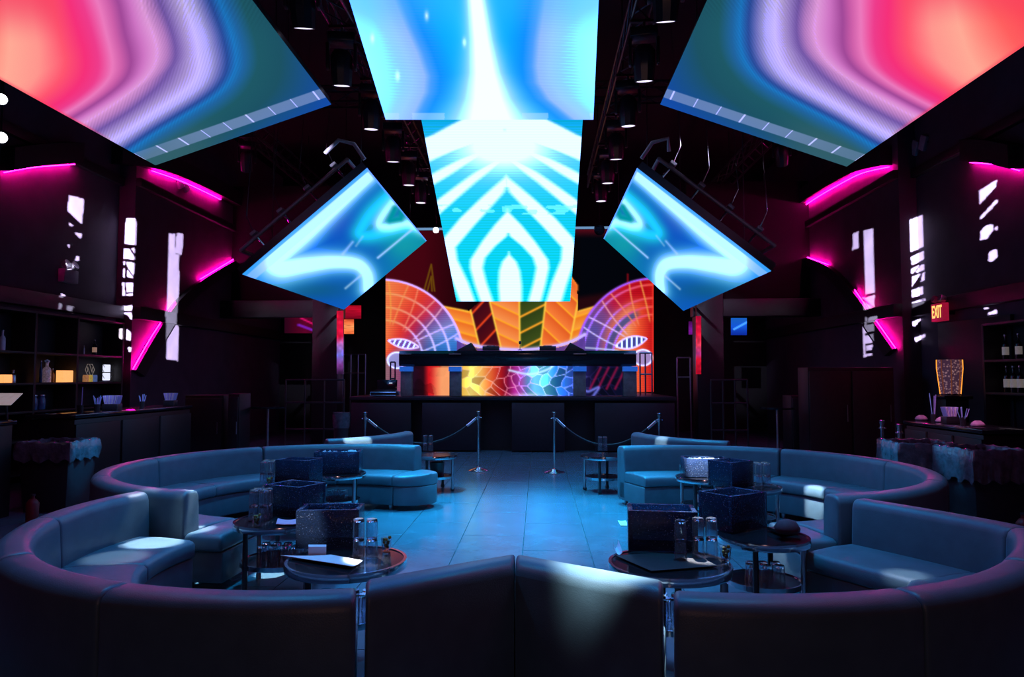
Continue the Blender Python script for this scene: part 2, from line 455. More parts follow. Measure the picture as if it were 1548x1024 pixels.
def art_lower(px, py, U, V):
    cx = 772 - (456 - py) * 0.035
    d = np.abs(px - cx)
    Y = py
    T = [([380, 385, 396, 410, 432, 460], [0, 1, 11, 16, 18, 17]),
         ([352, 357, 372, 390, 405, 428, 460], [0, 2, 20, 36, 40, 35, 25]),
         ([315, 322, 340, 365, 393, 405, 430, 460], [0, 3, 20, 40, 59, 60, 54, 45]),
         ([283, 290, 315, 340, 374, 393, 427, 460], [0, 3, 26, 50, 80, 78, 63, 52]),
         ([262, 270, 300, 330, 360, 374, 400, 430, 460], [0, 6, 40, 72, 98, 102, 97, 86, 76]),
         ([244, 252, 275, 300, 330, 360, 460], [0, 12, 45, 75, 110, 140, 150]),
         ([232, 240, 260, 280, 300, 330, 460], [0, 16, 48, 75, 102, 140, 220]),
         ([222, 230, 250, 268, 285, 460], [0, 22, 60, 90, 120, 330]),
         ([214, 222, 240, 255, 270, 460], [0, 28, 70, 98, 125, 400]),
         ([208, 214, 228, 240, 252, 460], [0, 32, 75, 105, 130, 500])]
    lev = np.full(px.shape, 0.0); prev = np.zeros(px.shape)
    white = np.zeros(px.shape); mn = np.full(px.shape, 1e9)
    inside = np.zeros(px.shape, int); sd = np.full(px.shape, 1e9)
    for ys, ws in T:
        w = np.interp(Y, ys, ws)
        w = np.where(Y < ys[0], -4, w)
        out = d > w
        inside += out.astype(int)
        sd = np.minimum(sd, np.abs(d - w))
    iswhite = (inside % 2 == 0)
    soft = np.clip(sd / (3.5 + 3.5 * sstep(330, 230, Y)), 0, 1) * 0.5
    w = np.where(iswhite, 0.5 + soft, 0.5 - soft)
    w = np.maximum(w, g(np.hypot((px - 762) / 78, (py - 222) / 38), 1.0) * 1.4)
    w = np.maximum(w, sstep(205, 190, Y) * g((px - 758) / 85, 1.0) * 1.2)
    cor = sstep(-4, 10, d - np.interp(Y, [170, 183, 192, 205, 216], [48, 66, 84, 108, 140]))
    w = w * (1 - cor * sstep(222, 212, Y))
    w = np.clip(w, 0, 1)
    cy = lerp_rgb(Y, [(181, (10, 175, 225)), (240, (60, 215, 235)), (330, (20, 215, 230)), (456, (0, 225, 230))])
    c = cy * (1 - w[:, None]) + np.array([246, 254, 255.]) * w[:, None]
    c = c * (1 - 0.06 * (0.5 + 0.5 * np.sin(Y * 1.55))[:, None])
    bl = (vnoise(px / 13, py / 5.5, 9) > .62) & (np.abs(Y - 317) < 7)
    c = mix(c, (150, 240, 245), 0.6 * bl)
    return c

def art_small(px, py, U, V):
    c = lerp_rgb(px + (py - 350) * .3, [(360, (40, 160, 225)), (430, (20, 110, 205)), (500, (10, 85, 195)), (570, (15, 95, 185)), (640, (10, 140, 170))])
    c = mix(c, (15, 90, 130), 0.8 * g(np.hypot((px - 470) / 60, (py - 440) / 16), 1))
    c = mix(c, (60, 70, 190), 0.7 * g(np.hypot((px - 500) / 26, (py - 330) / 22), 1))
    c = mix(c, (5, 85, 215), 0.7 * g(np.hypot((px - 470) / 22, (py - 375) / 14), 1))
    c = mix(c, (20, 160, 170), 0.8 * g(np.hypot((px - 605) / 30, (py - 375) / 22), 1))
    A = curve2([(556, 268), (508, 312), (464, 352), (430, 380), (414, 396), (426, 406), (460, 402), (500, 398), (535, 402), (550, 418), (552, 440)])
    dA = poly_dist(px, py, A)
    wd = np.interp(px, [400, 440, 500, 550], [21, 17, 13, 11])
    c = mix(c, (70, 200, 250), 0.85 * g(dA, 1.55 * wd))
    c = mix(c, (205, 248, 255), np.clip(1.3 * g(dA, wd), 0, 1) * np.interp(px + py * .6, [600, 640, 780, 820, 830], [1, 1, .95, .85, .75]))
    B1 = curve2([(585, 298), (560, 322), (545, 345), (542, 356), (560, 358), (595, 350), (630, 345)])
    c = mix(c, (30, 215, 235), 0.95 * g(poly_dist(px, py, B1), 14))
    B2 = curve2([(600, 300), (578, 325), (570, 342), (585, 346), (612, 342), (634, 352)])
    c = mix(c, (190, 252, 252), 0.97 * g(poly_dist(px, py, B2), 9))
    B3 = [(594, 318), (586, 336), (602, 334), (604, 322)]
    c = mix(c, (0, 150, 165), g(poly_dist(px, py, B3), 5))
    for P, w, s in (([(567, 393), (618, 352)], 0.75, 2.2), ([(518, 438), (550, 412)], .6, 2), ([(515, 386), (530, 368)], .55, 2.5), ([(535, 374), (545, 360)], .4, 2)):
        c = mix(c, (190, 220, 245), w * g(poly_dist(px, py, P), s))
    row = sstep(0.02, 0.03, V) * (1 - sstep(0.085, 0.095, V))  # reflection painted as a pale strip along the near edge
    c = mix(c, (185, 215, 240), 0.55 * row)
    c = mix(c, (60, 165, 225), 0.8 * (1 - sstep(0.018, 0.028, V)))
    c = mix(c, (110, 175, 240), 0.8 * sstep(0.985, 0.995, U))
    return c

# jittered-cell mosaic with glowing joints
def mosaic(px, py, step, seed):
    gx = np.floor(px / step).astype(int); gy = np.floor(py / step).astype(int)
    h = lambda a, b, k: (np.sin(a * 127.1 + b * 311.7 + (seed + k) * 74.7) * 43758.5453) % 1.0
    d1 = np.full(px.shape, 1e9); d2 = np.full(px.shape, 1e9); cid = np.zeros(px.shape)
    for i in (-1, 0, 1):
        for j in (-1, 0, 1):
            ax, ay = gx + i, gy + j
            cx = (ax + 0.5 + 0.7 * (h(ax, ay, 0) - .5)) * step; cy = (ay + .5 + .7 * (h(ax, ay, 1) - .5)) * step
            d = np.hypot(px - cx, py - cy)
            new = d < d1
            d2 = np.where(new, d1, np.minimum(d2, d)); cid = np.where(new, h(ax, ay, 2), cid); d1 = np.where(new, d, d1)
    return cid, d2 - d1

def art_back(px, py, U, V):
    n = px.shape
    c = lerp_rgb(px, [(583, (70, 6, 16)), (640, (66, 4, 16)), (690, (38, 3, 10)), (720, (8, 4, 8)), (870, (5, 4, 8)), (880, (3, 5, 12)), (990, (3, 4, 10))])
    c = mix(c, (110, 12, 28), 0.7 * sstep(362, 346, py) * sstep(855, 875, px))
    c = mix(c, (44, 8, 14), 0.8 * sstep(440, 452, py + (px - 900) * .15) * sstep(860, 866, px))
    # spires
    for P in ([(641, 440), (652, 400), (657, 440)], [(646, 440), (652, 418), (653, 440)]):
        c = mix(c, (120, 90, 10), 0.8 * g(poly_dist(px, py, P), 1.3))
    c = mix(c, (150, 10, 25), .8 * g(poly_dist(px, py, [(949, 430), (949, 415)]), 1.5))
    # chevron columns
    top = np.interp(px, [650, 662, 708, 745, 790, 862, 872, 874, 905, 990], [470, 462, 471, 440, 440, 415, 430, 471, 462, 452])
    yn = (py - 455) / 70.0
    e = [662, 708 + 17 * yn, 740 + 17 * yn, 785 + 1 * yn, 825 - 8 * yn, 874 - 14 * yn, 905]
    fills = [((235, 105, 35), (250, 150, 60)), ((60, 8, 24), (85, 12, 20)), ((235, 110, 45), (250, 150, 80)), ((45, 62, 22), (62, 78, 28)), ((225, 90, 35), (250, 130, 60)), ((235, 115, 30), (250, 160, 60))]
    sl = [0.28, -0.85, 0.52, -0.50, 0.85, -0.35]; per = [17, 25, 24, 24, 26, 20]
    inch = py > top
    for i in range(6):
        m = inch & (px >= e[i]) & (px < e[i + 1])
        ph = ((py - sl[i] * (px - e[i])) / per[i]) % 1.0
        col = np.array(fills[i][0]) * (1 - ph[:, None]) + np.array(fills[i][1]) * ph[:, None]
        ln = g(np.minimum(ph, 1 - ph) * per[i], 1.8)
        col = mix(col, (255, 165, 40) if i not in (1,) else (240, 70, 30), ln)
        c = np.where(m[:, None], col, c)
    for k in range(6):
        ek = e[k] + 0 * px
        c = mix(c, (255, 205, 70), 0.9 * g(px - ek, 1.6) * inch * (py > 452))
    c = mix(c, (255, 190, 60), 0.9 * g(py - top, 1.6) * ((px < 708) | (px > 874)))
    c = mix(c, (250, 120, 40), 0.95 * g(poly_dist(px, py, [(861, 419), (872, 432), (872, 438)]), 2.2))
    # wings
    for side in (0, 1):
        if side == 0: X, Yc, rx, ry = 578, 545, 123, 122
        else: X, Yc, rx, ry = 990, 540, 118, 119
        r = np.hypot((px - X) / rx, (py - Yc) / ry); ang = np.degrees(np.arctan2((Yc - py) / ry, (px - X) / rx * (1 if side == 0 else -1)))
        ins = r < 1.0
        if side == 0:
            col = lerp_rgb(ang - (1 - r) * 0, [(0, (30, 90, 185)), (14, (60, 130, 220)), (26, (130, 150, 225)), (37, (130, 90, 170)), (46, (205, 50, 90)), (58, (235, 60, 50)), (72, (250, 100, 60)), (90, (255, 140, 80))])
            inner = sstep(0.8, 0.5, r)[:, None]
            col = col * (1 - 0.55 * inner) + lerp_rgb(px, [(583, (255, 125, 70)), (605, (235, 60, 55)), (625, (190, 30, 70)), (650, (70, 60, 130)), (670, (15, 50, 100))]) * 0.55 * inner
            rings = (1.0, 0.83, 0.66, 0.5); lines = range(6, 90, 11)
        else:
            col = lerp_rgb(ang, [(0, (70, 60, 140)), (25, (95, 80, 165)), (40, (130, 70, 140)), (52, (190, 30, 75)), (65, (200, 20, 40)), (80, (190, 10, 25)), (90, (205, 20, 20))])
            inner = sstep(0.86, 0.62, r)[:, None]
            col = col * (1 - inner) + lerp_rgb(px, [(880, (70, 60, 150)), (905, (140, 80, 150)), (925, (225, 110, 90)), (950, (250, 150, 100)), (965, (250, 90, 50)), (988, (200, 15, 25))]) * inner
            ib = sstep(0.06, 0.03, np.abs(r - 0.60)) * sstep(75, 60, ang)
            col = mix(col, (50, 75, 150), 0.8 * ib)
            rings = (1.0, 0.92, 0.75, 0.64, 0.54); lines = range(8, 100, 12)
        wob = 1.5 * vnoise(px / 20, py / 20, 4)
        for k, rr in enumerate(rings):
            lc = (235, 200, 255) if k in (0, 2) else (250, 150, 180)
            if side == 0: lcol = lerp_rgb(ang, [(0, (225, 235, 255)), (40, (240, 190, 255)), (60, (255, 150, 130)), (90, (255, 170, 90))])
            else: lcol = lerp_rgb(ang, [(0, (170, 110, 255)), (45, (200, 130, 255)), (60, (240, 90, 170)), (90, (255, 90, 60))])
            wl = g((r - rr) * rx, 1.8) * 0.95
            col = col * (1 - wl[:, None]) + lcol * wl[:, None]
        for k, a0 in enumerate(lines):
            a_ = a0 + (r - .8) * 14 * (1 if k % 2 else -.4)
            wl = g((ang - a_) * r * rx * math.pi / 180, 1.4) * sstep(.42, .5, r) * 0.85
            lcol = lerp_rgb(ang, [(0, (200, 225, 255)), (35, (245, 200, 255)), (55, (255, 130, 110)), (90, (255, 170, 60))])
            col = col * (1 - wl[:, None]) + lcol * wl[:, None]
        scan = 1 - 0.12 * (0.5 + 0.5 * np.sin(py * 1.9))
        col = col * scan[:, None]
        c = np.where(ins[:, None], col, c)
        c = mix(c, (235, 190, 255) if side == 0 else (170, 90, 230), g((r - 1.0) * rx, 1.8) * (py < 540))
    c = mix(c, (255, 60, 45), 0.8 * sstep(984, 988, px) * (py > 420))
    # small leaves
    for cxl, cyl, rot, L, wd in ((610, 520, 12, 24, 6.5), (954, 518, -14, 25, 8.5)):
        a = math.radians(rot); dx, dy = px - cxl, py - cyl
        u = (dx * math.cos(a) + dy * math.sin(a)) / L; v = (-dx * math.sin(a) + dy * math.cos(a)) / wd
        inn = np.abs(v) < np.clip(1 - u * u, 0, 1)
        seg = np.where(((u * 3.2 + v * .25) % 1.0) > .3, 1.0, 0.0)
        lc = np.where((seg > 0)[:, None], np.array([120, 80, 175.]) if cxl < 700 else np.array([72, 72, 150.]), np.array([250, 240, 255.]))
        c = np.where(inn[:, None], lc, c)
        ed = g((np.abs(v) - np.clip(1 - u * u, 0, 1)) * wd, 1.5) * (np.abs(u) < 1)
        c = mix(c, (250, 225, 255), ed)
    for cxl, cyl in ((600, 545), (972, 541)):
        dd = np.hypot((px - cxl) / 14, (py - cyl) / 12)
        c = mix(c, (150, 160, 235), 0.8 * (dd < 1)); c = mix(c, (250, 240, 255), g((dd - 1) * 12, 1.4))
    # ribbon under the chevrons
    rib = curve2([(690, 512), (715, 522), (750, 527), (790, 529), (830, 525), (860, 518), (884, 506)])
    c = mix(c, (215, 190, 245), g(poly_dist(px, py, rib), 3.2))
    c = mix(c, (90, 60, 150), 0.9 * (py > np.interp(px, [p[0] for p in rib], [p[1] for p in rib]) + 3) * (px > 690) * (px < 884))
    return c

def art_booth(px, py, U, V):
    cid, ed = mosaic(px + 6 * np.sin(py / 9), py, 15, 2)
    base = lerp_rgb(px, [(622, (25, 10, 30)), (640, (40, 8, 20)), (648, (190, 20, 30)), (664, (225, 60, 50)), (668, (245, 155, 110)), (682, (250, 165, 110)), (696, (250, 185, 70)), (712, (252, 225, 120)),
                         (728, (250, 180, 90)), (744, (235, 95, 50)), (758, (195, 25, 35)), (768, (120, 15, 60)), (778, (180, 40, 150)), (788, (190, 90, 200)), (798, (110, 160, 230)), (808, (120, 225, 245)), (826, (90, 200, 240)), (842, (40, 130, 210)), (866, (40, 70, 165)), (885, (30, 25, 80)), (900, (10, 12, 34)), (945, (8, 12, 34))])
    c = base * (0.72 + 0.5 * cid)[:, None]
    lc = lerp_rgb(px, [(622, (60, 10, 40)), (665, (255, 120, 80)), (720, (255, 240, 170)), (765, (250, 130, 160)), (785, (255, 160, 250)), (820, (235, 255, 255)), (870, (120, 160, 255)), (893, (40, 30, 90)), (945, (16, 14, 50))])
    w = g(ed, 1.3) * 0.8 * sstep(690, 700, px)
    c = c * (1 - w[:, None]) + lc * w[:, None]
    c = mix(c, (250, 160, 105), 0.9 * ((px > 657 + (600 - py) * -.25) & (px < 683) & (py > 556)) * sstep(648, 668, px))
    c = mix(c, (255, 240, 255), 0.8 * sstep(592, 600, py) * g((px - 795) / 22, 1.))
    arc = curve2([(770, 560), (800, 566), (825, 560), (838, 552)])
    c = mix(c, (215, 245, 255), .8 * g(poly_dist(px, py, arc), 2))
    for x0 in (900, 925, 912, 938):
        c = mix(c, (150, 20, 70), 0.8 * g(poly_dist(px, py, [(x0 + 8, 556), (x0 - 8, 588)]), 1.8))
    zz = curve2([(868, 600), (880, 590), (890, 592), (905, 586), (896, 600)])
    c = mix(c, (120, 130, 250), .8 * g(poly_dist(px, py, zz), 2.2))
    return c

def back_frame(parent, P00, P10, P01, P11, thick, name='cabinet_back'):
    """solid black cabinet behind the display, with a slim rim around it"""
    A, B, C, D = (Vector(p) for p in (P00, P10, P01, P11))
    n = (B - A).cross(C - A).normalized()
    c = (A + B + C + D) / 4
    if n.dot(CAM - c) > 0: n = -n
    off = n * 0.006
    o2 = n * thick
    vs = [p + off for p in (A, B, D, C)] + [p + o2 for p in (A, B, D, C)]
    MB().add(vs, [(0, 1, 2, 3), (4, 7, 6, 5), (0, 4, 5, 1), (1, 5, 6, 2), (2, 6, 7, 3), (3, 7, 4, 0)]).build(name, M_fixture, parent)
    return n

def hang(parent, pts, z=ZC - 0.0, r=0.008):
    for p in pts:
        MB().tube([p, (p[0], p[1], z - .006)], r, 6).build('suspension_cable', M_fixture, parent)

def screen(name, label, c, nu, nv, fn, mirror=False, thick=0.12, hangs=True, cat='LED screen', group=None):
    r = empty(name, (0, 0, 0), 0, label, cat, group)
    led_grid('display', c[0], c[1], c[2], c[3], nu, nv, fn, r, mirror)
    n = back_frame(r, *c, thick)
    if hangs:
        A, B, C, D = (Vector(p) for p in c); q = n * (thick * .5)
        hang(r, [A.lerp(D, .12) + q, B.lerp(C, .12) + q, C.lerp(B, .12) + q, D.lerp(A, .12) + q])
    return r

# centre screens: sloping down towards the stage
SW = 2.30
ca = [Vector((-SW / 2 + .02, 10.35, 5.31)), Vector((SW / 2 + .02, 10.35, 5.31)), Vector((-SW / 2 + .02, 14.85, 3.17)), Vector((SW / 2 + .02, 14.85, 3.17))]
def fit_screen(tl, tr, bl, br):
    return [tl, tr, bl, br]
yl0, yl1 = 10.35, 14.8
lower = [Py(637, 181, yl0), Py(881, 181, yl0), Py(690, 456, yl1), Py(862, 456, yl1)]
e0 = (lower[0] - lower[2]) / (yl1 - yl0)
# carry the lower screen a little beyond the upper one's edge
lower[0] = lower[0] + (lower[0] - lower[2]) * 0.03; lower[1] = lower[1] + (lower[1] - lower[3]) * 0.03
screen('led_screen', 'sloping ceiling LED screen with white onion-shaped rings on cyan above the DJ booth', lower, 200, 240, art_lower)
yu0, yu1 = 6.5, 7.75
upper = [Py(528, 0, yu0), Py(905, 0, yu0), Py(583, 181, yu1), Py(897, 181, yu1)]
upper[0] = upper[0] + (upper[0] - upper[2]) * 2.0; upper[1] = upper[1] + (upper[1] - upper[3]) * 2.0
screen('led_screen', 'sloping ceiling LED screen with a white column on cyan over the aisle', upper, 240, 300, art_upper)
# large side screens, level along the room, rolled in cross-section
def side_big(s):
    if s < 0: inn, out = Py(501, 158, 8.8), Py(235, 250, 8.8)
    else: inn, out = Py(998, 158, 8.8), Py(1280, 252, 8.8)
    y0 = 2.4
    I0 = Vector((inn.x, y0, inn.z)); O0 = Vector((out.x, y0, out.z))
    return [O0, I0, out, inn]   # u: outer -> inner, v: near -> far
cL = side_big(-1); cR = side_big(1)
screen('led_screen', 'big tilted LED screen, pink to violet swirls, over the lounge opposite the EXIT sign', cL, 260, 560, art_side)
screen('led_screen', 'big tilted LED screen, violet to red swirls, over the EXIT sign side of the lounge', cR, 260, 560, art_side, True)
def side_small(s):
    # both long edges run level along the room, so the panel is flat: far corners keep the near corners' x and z
    if s < 0: n_, f_ = ((366, 415), (555, 254)), ((515, 470), (640, 370))
    else: n_, f_ = ((1166, 410), (963, 254)), ((1054, 478), (924, 380))
    out = []; Y0 = 10.0
    for q in n_: out.append(Py(*q, Y0))
    for q, a in zip(f_, out[:2]):
        y = (Px(*q, a.x).y + Ph(*q, a.z).y) / 2; out.append(Vector((a.x, y, a.z)))
    return out
sL = side_small(-1); sR = side_small(1)
def art_small_uv(px, py, U, V):
    # artwork registered by the screen's own u, v
    A, B, C, D = (366, 415), (555, 254), (515, 470), (640, 370)
    w0, w1 = 1.0, 15.1 / 10.0
    a, b, c_, d = (1 - U) * (1 - V), U * (1 - V), (1 - U) * V, U * V
    den = a + b + (c_ + d) * w1
    X = (a * A[0] + b * B[0] + w1 * (c_ * C[0] + d * D[0])) / den
    Yp = (a * A[1] + b * B[1] + w1 * (c_ * C[1] + d * D[1])) / den
    return art_small(X, Yp, U, V)
SCR_L = screen('led_screen', 'tilted LED screen with a pale S-curve on blue, beyond the pink swirl screen', sL, 200, 260, art_small_uv)
SCR_R = screen('led_screen', 'tilted LED screen with a pale S-curve on blue, beyond the red swirl screen', sR, 200, 260, art_small_uv)
# back wall of the stage
yb = 19.4
bk = [Py(583, 346, yb), Py(988, 346, yb), Py(583, 592, yb), Py(988, 592, yb)]
for q in (2, 3): bk[q].z = Py(800, 600, 15.0).z + .01
screen('led_wall', 'stage LED wall with glowing orange chevrons and two red mosaic wings', bk, 330, 210, art_back, hangs=False, cat='LED wall')

# ================================================================= STAGE AND DJ BOOTH
ys = 15.0
ZS = Py(800, 600, ys).z
xs0, xs1 = Py(528, 600, ys).x, Py(1022, 600, ys).x
stage = empty('stage', (0, ys, 0), 0, 'low black stage with panelled front carrying the DJ booth', 'stage')
def Lc(o, root): o.location = -Vector(root.location); return o
b = MB(); b.box(((xs0 + xs1) / 2, (ys + YB) / 2 - .01, ZS - 0.04), (xs1 - xs0, YB - ys - .02, 0.08)); Lc(b.build('deck', M_stage, stage, bevel=.01), stage)
b = MB(); b.box(((xs0 + xs1) / 2, (ys + YB) / 2 + .2, ZS / 2 - .05), (xs1 - xs0 - .06, YB - ys - .45, ZS - 0.1)); Lc(b.build('core', M_black, stage), stage)
xe = [528, 622, 636, 728, 772, 855, 898, 1022]
for i in range(0, 8, 2):
    a, c2 = Py(xe[i], 650, ys).x + .02, Py(xe[i + 1], 650, ys).x - .02
    b = MB(); b.box(((a + c2) / 2, ys + .1, ZS / 2 - .05), (c2 - a, 0.16, ZS - .16)); Lc(b.build('front_panel', M_stage, stage, bevel=.012), stage)

yd = 15.35
booth = empty('dj_booth', (0, yd, ZS), 0, 'wide black DJ booth with a mosaic screen front on four pillars', 'DJ booth')
zt, zl = Py(780, 531, yd).z, Py(780, 554, yd).z
x0, x1 = Py(606, 560, yd).x, Py(960, 560, yd).x
def rel(o, root): o.location = -Vector(root.location); return o
prof = [(-.30, zl), (-.34, zl + .06), (-.34, zt - .06), (-.28, zt), (.55, zt + .02), (.55, zl)]
vs = [(x, yd + .1 + p[0], p[1]) for x in (x0, x1) for p in prof]
k = len(prof)
rel(MB().add(vs, [tuple(range(k))[::-1], tuple(range(k, 2 * k))] + [(i, (i + 1) % k, k + (i + 1) % k, k + i) for i in range(k)]).build('counter', M_blackgloss, booth, bevel=.012), booth)
for a, c2 in ((605, 622), (679, 697), (867, 886), (943, 963)):
    xa, xb = Py(a, 580, yd - .2).x, Py(c2, 580, yd - .2).x
    b = MB(); b.box(((xa + xb) / 2, yd + .05, (ZS + .004 + zl - .11) / 2), (xb - xa, .45, zl - .11 - ZS - .004))
    p = rel(b.build('pillar', M_pillar, booth, bevel=.008), booth)
    b = MB(); b.box(((xa + xb) / 2, yd - .02, zl - .06), (xb - xa + .01, .5, .10))
    o = b.build('blue_light_cap', mat('blue_glow', (.02, .08, .3), .4, emit=(.02, .16, .75), estr=.55), p); o['label'] = 'blue glowing cap on the pillar'
    b = MB(); b.box(((xa + xb) / 2, yd - .26, zt - .07), (xb - xa, .04, .02))
    rel(b.build('chrome_bracket', M_steel, booth), booth)
bq = [Py(614, 553, yd), Py(955, 553, yd), Py(614, 600, yd), Py(955, 600, yd)]
for q in (2, 3): bq[q].z = ZS + .012
led_b = led_grid('display', *bq, 260, 40, art_booth, booth); rel(led_b, booth)
b = MB(); b.box(((x0 + x1) / 2, yd + .1, (ZS + zl) / 2), (x1 - x0 - .2, .12, zl - ZS - .02)); rel(b.build('back_panel', M_black, booth), booth)
# console pieces on the booth
def console(xp, w, label, name='media_player'):
    c = Py(xp, 531, yd + .1)
    r = empty(name, (c.x, yd + .2, zt + .02), 0, label, 'DJ deck', 'DJ decks on the booth')
    MB().box((0, 0, .045), (w, .32, .09)).build('body', M_fixture, r, bevel=.008)
    MB().lathe([(.0, .09), (.10, .09), (.10, .105), (.0, .105)], (0, -.03, 0), 18).build('jog_wheel', M_steel, r)
    return r
console(742, .36, 'flat black deck on the DJ booth, orange side of the mosaic')
console(828, .36, 'flat black deck on the DJ booth, blue side of the mosaic')
r = empty('microphone', (Py(786, 531, yd).x, yd + .05, zt + .02), 0, 'small black gooseneck microphone upright at the middle of the DJ booth', 'microphone')
MB().lathe([(.05, 0), (.05, .015), (.008, .02), (.008, .14), (0, .14)], n=10).build('stand', M_fixture, r)
MB().lathe([(0, .13), (.025, .14), (.03, .17), (.02, .2), (0, .2)], n=10).build('head', M_fixture, r)
for px, sgn, lab in ((705, 1, 'small black wedge speaker on the DJ booth beneath the orange chevrons'), (869, -1, 'small black wedge speaker on the DJ booth beneath the red wing')):
    r = empty('wedge_speaker', (Py(px, 531, yd).x, yd + .15, zt + .015), 0, lab, 'speaker')
    MB().add([(-.22 * sgn, -.15, 0), (.22 * sgn, -.15, 0), (.1 * sgn, -.15, .17), (-.22 * sgn, .15, 0), (.22 * sgn, .15, 0), (.1 * sgn, .15, .17)], [(0, 1, 2), (3, 5, 4), (0, 3, 4, 1), (1, 4, 5, 2), (2, 5, 3, 0)]).build('cabinet', M_fixture, r, bevel=.008)
    MB().box((-.03 * sgn, 0, .085), (.22, .24, .012), rot=Rot('Y', (-28) * sgn)).build('grille', M_black, r)
# laptop and its case at the stage edge
p = Py(582, 599, 15.3)
r = empty('flight_case', (p.x, 15.3, ZS), 0, 'black flight case with chrome rails at the stage edge beside the booth', 'case')
MB().box((0, 0, .06), (.56, .35, .10)).build('body', M_fixture, r, bevel=.01)
MB().tube([(-.28, -.185, .02), (.28, -.185, .02), (.28, -.185, .085), (-.28, -.185, .085), (-.28, -.185, .02)], .008, 6).build('rail', M_chrome, r)
r = empty('laptop', (p.x + .02, 15.3, ZS + .112), 0, 'dark open laptop with a small lit dash on the flight case', 'laptop')
MB().box((0, 0, .012), (.44, .3, .02)).build('keyboard', M_fixture, r, bevel=.005)
MB().box((0, .12, .13), (.44, .02, .22), rot=Rot('X', -8)).build('screen', M_blackgloss, r, bevel=.005)
MB().box((.08, .10, .17), (.07, .01, .014)).build('status_light', emission_mat('status_light', (.6, .75, 1), 1.6), r)

# railings
def railing(pts, h, label, rails=(1.0, 0.5), r=.018, m=None, name='railing'):
    root = empty(name, tuple(pts[0]), 0, label, 'railing'); o = Vector(pts[0]); m = m or M_fixture
    for p in pts:
        q = Vector(p) - o; MB().tube([q, q + Vector((0, 0, h))], r, 8).build('post', m, root)
    for f in rails:
        MB().tube([Vector(p) - o + Vector((0, 0, h * f)) for p in pts], r, 8).build('rail', m, root)
    return root
M_rail = mat('rail_steel', (.3, .3, .33), .3, .9)
railing([Vector((Py(x, 600, 16.0).x, 16.0, ZS)) for x in (968, 976, 986)], .95, 'dark railing with close posts before the red wing of the LED wall', m=M_rail)
railing([Vector((Py(x, 600, 16.0).x, 16.0, ZS)) for x in (590, 597)], .75, 'short black railing before the orange wing of the LED wall')
b_ = railing([Vector((Py(1016, 600, 16.2).x + .12, 16.2, 0)), Vector((Py(1036, 600, 16.2).x + .12, 16.2, 0))], ZS + .85, 'stage-end railing with one pale post beside the red light column', rails=(1, .78), m=M_rail)
railing([Vector((Py(x, 565, 18).x, 18, 0)) for x in (518, 530, 541, 552)], 2.15, 'stair railing catching red light beside the tall light column', rails=(1, .78), m=M_rail)
for xa, xb, yy, zz, lab in ((432, 520, 14.2, 0, 'dark floor railing before the violet television'), (1075, 1130, 14.2, 0, 'dark floor railing before the small blue television')):
    P0, P1 = Py(xa, 600, yy), Py(xb, 600, yy)
    railing([Vector((P0.x + (P1.x - P0.x) * t, yy, 0)) for t in (0, .33, .66, 1)], 1.52, lab, rails=(1, .7, .35))

# light columns, little screens and televisions at the back
def stripe_fn(cols):
    return lambda px, py, U, V: lerp_rgb(V + .04 * (vnoise(U * 3, V * 16, 2) - .5), cols) * (0.8 + .35 * vnoise(U * 2, V * 22, 5))[:, None]
def flat_screen(name, label, q, y, cols, cat, fn=None, thick=.06):
    if y > 20: thick = 21.0 - y
    r = empty(name, (0, 0, 0), 0, label, cat)
    (a, t, c2, bt) = q
    P = [Py(a, t, y), Py(c2, t, y), Py(a, bt, y), Py(c2, bt, y)]
    led_grid('display', *P, 10, 40, fn or stripe_fn(cols), r); back_frame(r, *P, thick, 'housing')
    return r
flat_screen('light_column', 'tall narrow LED column fading red to lilac and blue on the dark pillar', (509, 470, 519, 566), 16.7, [(0, (225, 20, 60)), (.4, (225, 20, 65)), (.52, (190, 110, 200)), (.7, (110, 110, 210)), (.85, (130, 60, 150)), (1, (40, 20, 50))], 'LED column')
flat_screen('light_column', 'tall narrow LED column, red throughout, beyond the blue S-curve screen', (1052, 478, 1060, 566), 16.7, [(0, (190, 10, 60)), (.3, (225, 25, 60)), (.5, (225, 60, 90)), (.65, (180, 50, 130)), (.75, (210, 20, 50)), (1, (170, 10, 40))], 'LED column')
flat_screen('video_screen', 'small square orange LED panel beside the stage stairs', (519, 483, 535, 505), 20.85, [(0, (240, 90, 50)), (.5, (255, 150, 90)), (1, (250, 110, 60))], 'LED panel')
flat_screen('video_screen', 'wide dim red LED panel above the small orange panel', (519, 462, 546, 482), 20.85, [(0, (200, 12, 40)), (.5, (170, 10, 40)), (1, (120, 6, 30))], 'LED panel')
flat_screen('video_screen', 'small violet LED panel beside the plain red light column', (1041, 486, 1052, 506), 20.85, [(0, (70, 10, 80)), (.6, (120, 25, 150)), (1, (110, 20, 130))], 'LED panel')
def tv_fn_l(px, py, U, V):
    c = lerp_rgb(U, [(0, (40, 4, 24)), (.4, (70, 4, 30)), (.7, (90, 4, 40)), (1, (70, 4, 30))])
    c = mix(c, (225, 20, 110), sstep(.1, .0, np.abs(V - .9 * (U - .5))) * (U > .5)); return mix(c, (120, 30, 180), sstep(.14, .02, np.abs(V - .35 - .7 * (U - .3))) * (U > .4))
flat_screen('television', 'wall television with dark red and violet shapes over the dark railing', (430, 480, 475, 504), 16.95, None, 'television', tv_fn_l)
def tv_fn_r(px, py, U, V):
    c = lerp_rgb(V, [(0, (25, 95, 190)), (.5, (20, 85, 215)), (1, (12, 40, 150))])
    return mix(c, (90, 190, 250), g(np.abs(V - .75 + .5 * U), .06) * (U > .1))
flat_screen('television', 'small television showing plain blue with one pale stroke', (1105, 481, 1129, 507), 16.95, None, 'television', tv_fn_r)

